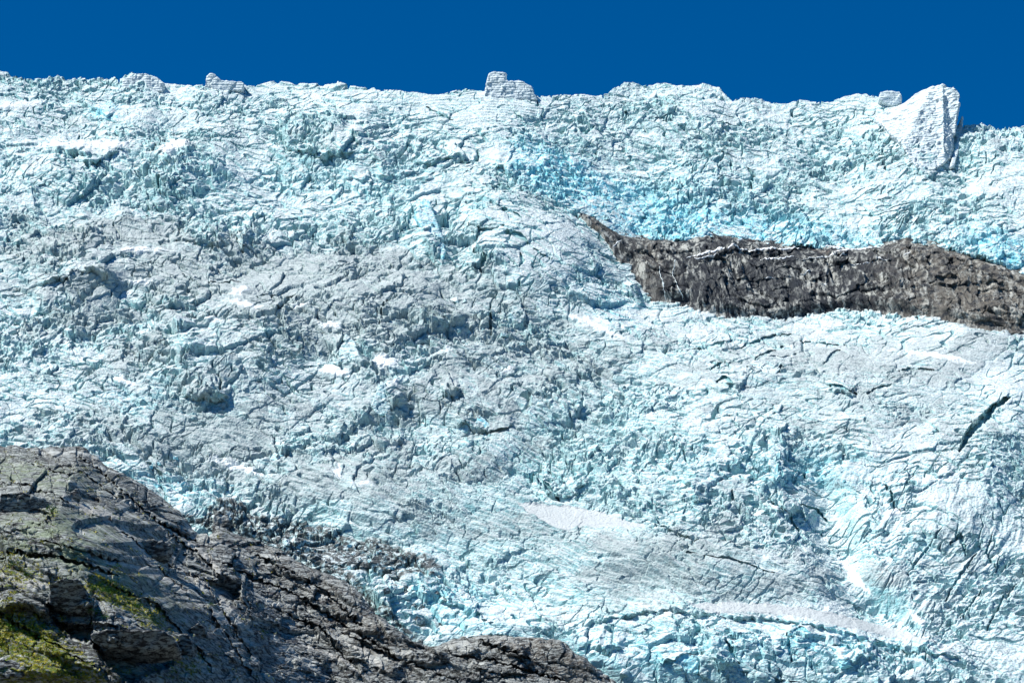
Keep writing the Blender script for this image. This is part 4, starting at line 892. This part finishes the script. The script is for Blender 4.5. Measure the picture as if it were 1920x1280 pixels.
for k in range(3):
    fm, lob = shrub_mesh(400 + k)
    bm = bmesh.new()
    for l in lob:
        vs = []
        for (p, r) in (((l[0] * .15, l[1] * .15, -0.25), 0.06), ((l[0] * .6, l[1] * .6, l[2] * .55), 0.04), (l, 0.015)):
            vs.append([bm.verts.new((p[0] + math.cos(a) * r, p[1] + math.sin(a) * r, p[2])) for a in (0, 2.09, 4.19)])
        for a, b in zip(vs[:-1], vs[1:]):
            for i in range(3): bm.faces.new((a[i], a[(i + 1) % 3], b[(i + 1) % 3], b[i]))
    sm = bpy.data.meshes.new("stem"); bm.to_mesh(sm); bm.free()
    fm.materials.append(M_LEAF); sm.materials.append(M_STEM); SH.append((fm, sm))
SHR = [(98, 962, 1.9, "dark green shrub growing below the layered rock slab at the left edge"), (176, 1108, 1.6, "low shrub on the ledge just right of the square rock block's top"), (192, 1114, 2.0, "dark green shrub at the head of the mossy ramp"),
       (208, 1120, 1.5, "small shrub beside the dark one at the head of the mossy ramp"), (208, 1094, 1.4, "little bright green shrub under the pale slab"), (128, 1098, 1.6, "green shrub on top of the square rock block"), (142, 1104, 1.2, "tiny shrub at the right corner of the square rock block"),
       (178, 1162, 1.8, "bright green shrub right of the black rock face"), (200, 1168, 1.4, "shrub on the ledge above the wide layered rock"), (262, 1142, 1.5, "green shrub midway down the mossy ramp"), (300, 1150, 1.6, "dark shrub near the lower end of the mossy ramp"), (216, 1066, 1.3, "small shrub in a crack at the end of the pale slab"),
       (22, 1066, 1.7, "green shrub at the left edge on the upper mossy ledge"), (50, 1080, 1.4, "small shrub right of the one at the left edge"), (20, 1180, 2.0, "dark green shrub in the moss at the left edge"), (395, 1137, 1.2, "lone tiny shrub on bare rock in the middle of the slope"), (12, 1270, 1.8, "shrub in the bottom left corner")]
for i, (x, y, s, lab) in enumerate(SHR):
    p = rs_point(x, y); fm, sm = SH[i % 3]
    root = bpy.data.objects.new("shrub", None); col.objects.link(root); root.empty_display_size = 0.3
    root.location = (float(p[0]), float(p[1]) - 0.3, float(p[2])); root.rotation_euler = (0, 0, i * 1.3); root.scale = (s, s, s * 0.8)
    tag(root, lab, "shrub", "shrubs on the rock ledges")
    a = link("foliage", fm if False else fm, None, root); b = link("stem", sm, None, root)

# ------------------------------------------------------------------ snow lying on the outcrop's ledges, meltwater
def plain_mat(name, c, rough=0.6):
    s = NT(name); cc = s.mix(s.noise(1.5, 5, 0.6), tuple(x * 0.9 for x in c), c); return s.fin(cc, rough, s.bump(s.noise(2.0, 4), 0.5, 0.2), 0.3)
M_SNOW = plain_mat("snow", (0.88, 0.91, 0.92)); M_WATER = plain_mat("falling_water", (0.60, 0.68, 0.70), 0.25)
def ribbon(name, pts, w, mat, seed, off=0.5):
    cx, cy, CP = CLF
    L = [0.0]
    for a, b in zip(pts[:-1], pts[1:]): L.append(L[-1] + math.hypot(b[0] - a[0], b[1] - a[1]))
    n = max(6, int(L[-1] / 1.2)); t = np.linspace(0, L[-1], n)
    X = np.interp(t, L, [p[0] for p in pts]) + gn(t / 5, t * 0 + seed, seed) * 1.6; Yp = np.interp(t, L, [p[1] for p in pts]) + gn(t / 6, t * 0 + seed, seed + 3) * 2.4
    dx = np.gradient(X); dy = np.gradient(Yp); l = np.hypot(dx, dy); nx, ny = -dy / l, dx / l
    ww = w * np.clip(0.35 + 1.3 * np.abs(gn(t / 7, t * 0 + 9, seed + 5)) + 0.3, 0.2, 1.4) * np.sin(np.pi * np.clip(t / L[-1], .03, .97)) ** 0.5
    rows = []
    for k, lift in ((-1, -0.2), (-0.4, off), (0.4, off), (1, -0.2)):
        qx = X + nx * ww * k; qy = Yp + ny * ww * k
        c = np.clip(np.round((qx - 1060) / 1.1), 0, CP.shape[1] - 1).astype(int); r = np.clip(np.round((665 - qy) / 0.8), 0, CP.shape[0] - 1).astype(int)
        p = CP[r, c].copy(); p[:, 1] -= lift; rows.append(p)
    me = grid_mesh(name, np.stack(rows, 0)); return link(name, me, mat)
for i, (pts, w) in enumerate([([(1286, 486), (1320, 481), (1345, 475), (1372, 466), (1390, 470)], 2.6), ([(1388, 470), (1415, 474), (1440, 472), (1480, 468), (1500, 466)], 2.2), ([(1300, 490), (1345, 484)], 1.5), ([(1425, 489), (1450, 488), (1490, 484)], 1.6),
        ([(1490, 463), (1520, 460), (1550, 462), (1590, 468)], 1.8), ([(1560, 476), (1600, 470), (1640, 466)], 1.9), ([(1500, 492), (1550, 484), (1585, 480)], 1.5), ([(1640, 487), (1668, 491)], 1.3), ([(1430, 528), (1450, 529)], 1.5), ([(1540, 540), (1555, 538)], 1.4),
        ([(1500, 517), (1520, 515)], 1.2), ([(1596, 500), (1640, 494)], 1.0), ([(1690, 487), (1710, 484)], 1.3), ([(1150, 462), (1165, 452)], 1.3), ([(1395, 448), (1380, 452)], 1.5)]):
    o = ribbon("snow_patch", pts, w, M_SNOW, 500 + i, 0.35); tag(o, kind='structure')
for i, (pts, lab) in enumerate([([(1233, 500), (1236, 520), (1242, 545), (1248, 570)], "thin white meltwater stream down the left end of the outcrop, left one of two"), ([(1262, 494), (1260, 515), (1270, 545), (1282, 568)], "thin white meltwater stream down the left end of the outcrop, right one of two")]):
    o = ribbon("meltwater_stream", pts, 1.1, M_WATER, 540 + i, 0.3); tag(o, lab, "stream", "meltwater streams on the outcrop")

M_GROUND = leaf_mat('valley_ground', (0.05, 0.055, 0.05), (0.10, 0.105, 0.10))
# ------------------------------------------------------------------ valley below the frame
row = GL['P'][0]; rows = [row]
for k in range(1, 40):
    q = row.copy(); d = 6.0 * k; q[:, 1] -= d * 1.0; q[:, 2] -= d * 1.35
    q[:, 1] += 3 * gn(q[:, 0] / 20, q[:, 2] / 20, 600); rows.append(q)
    if q[:, 2].max() < -8: break
o = link("valley_side", grid_mesh("valley_side", np.stack(rows[::-1])), M_SLOPE); tag(o, kind='structure')
gx, gy = np.meshgrid(np.linspace(-9000, 9000, 120), np.linspace(-9000, 12000, 120))
gz = -2.5 + 1.0 * gn(gx / 400, gy / 400, 601)
o = link("valley_ground", grid_mesh("valley_ground", np.stack([gx, gy, gz], -1)), M_GROUND); tag(o, kind='structure')
print("done", time.time() - T0)
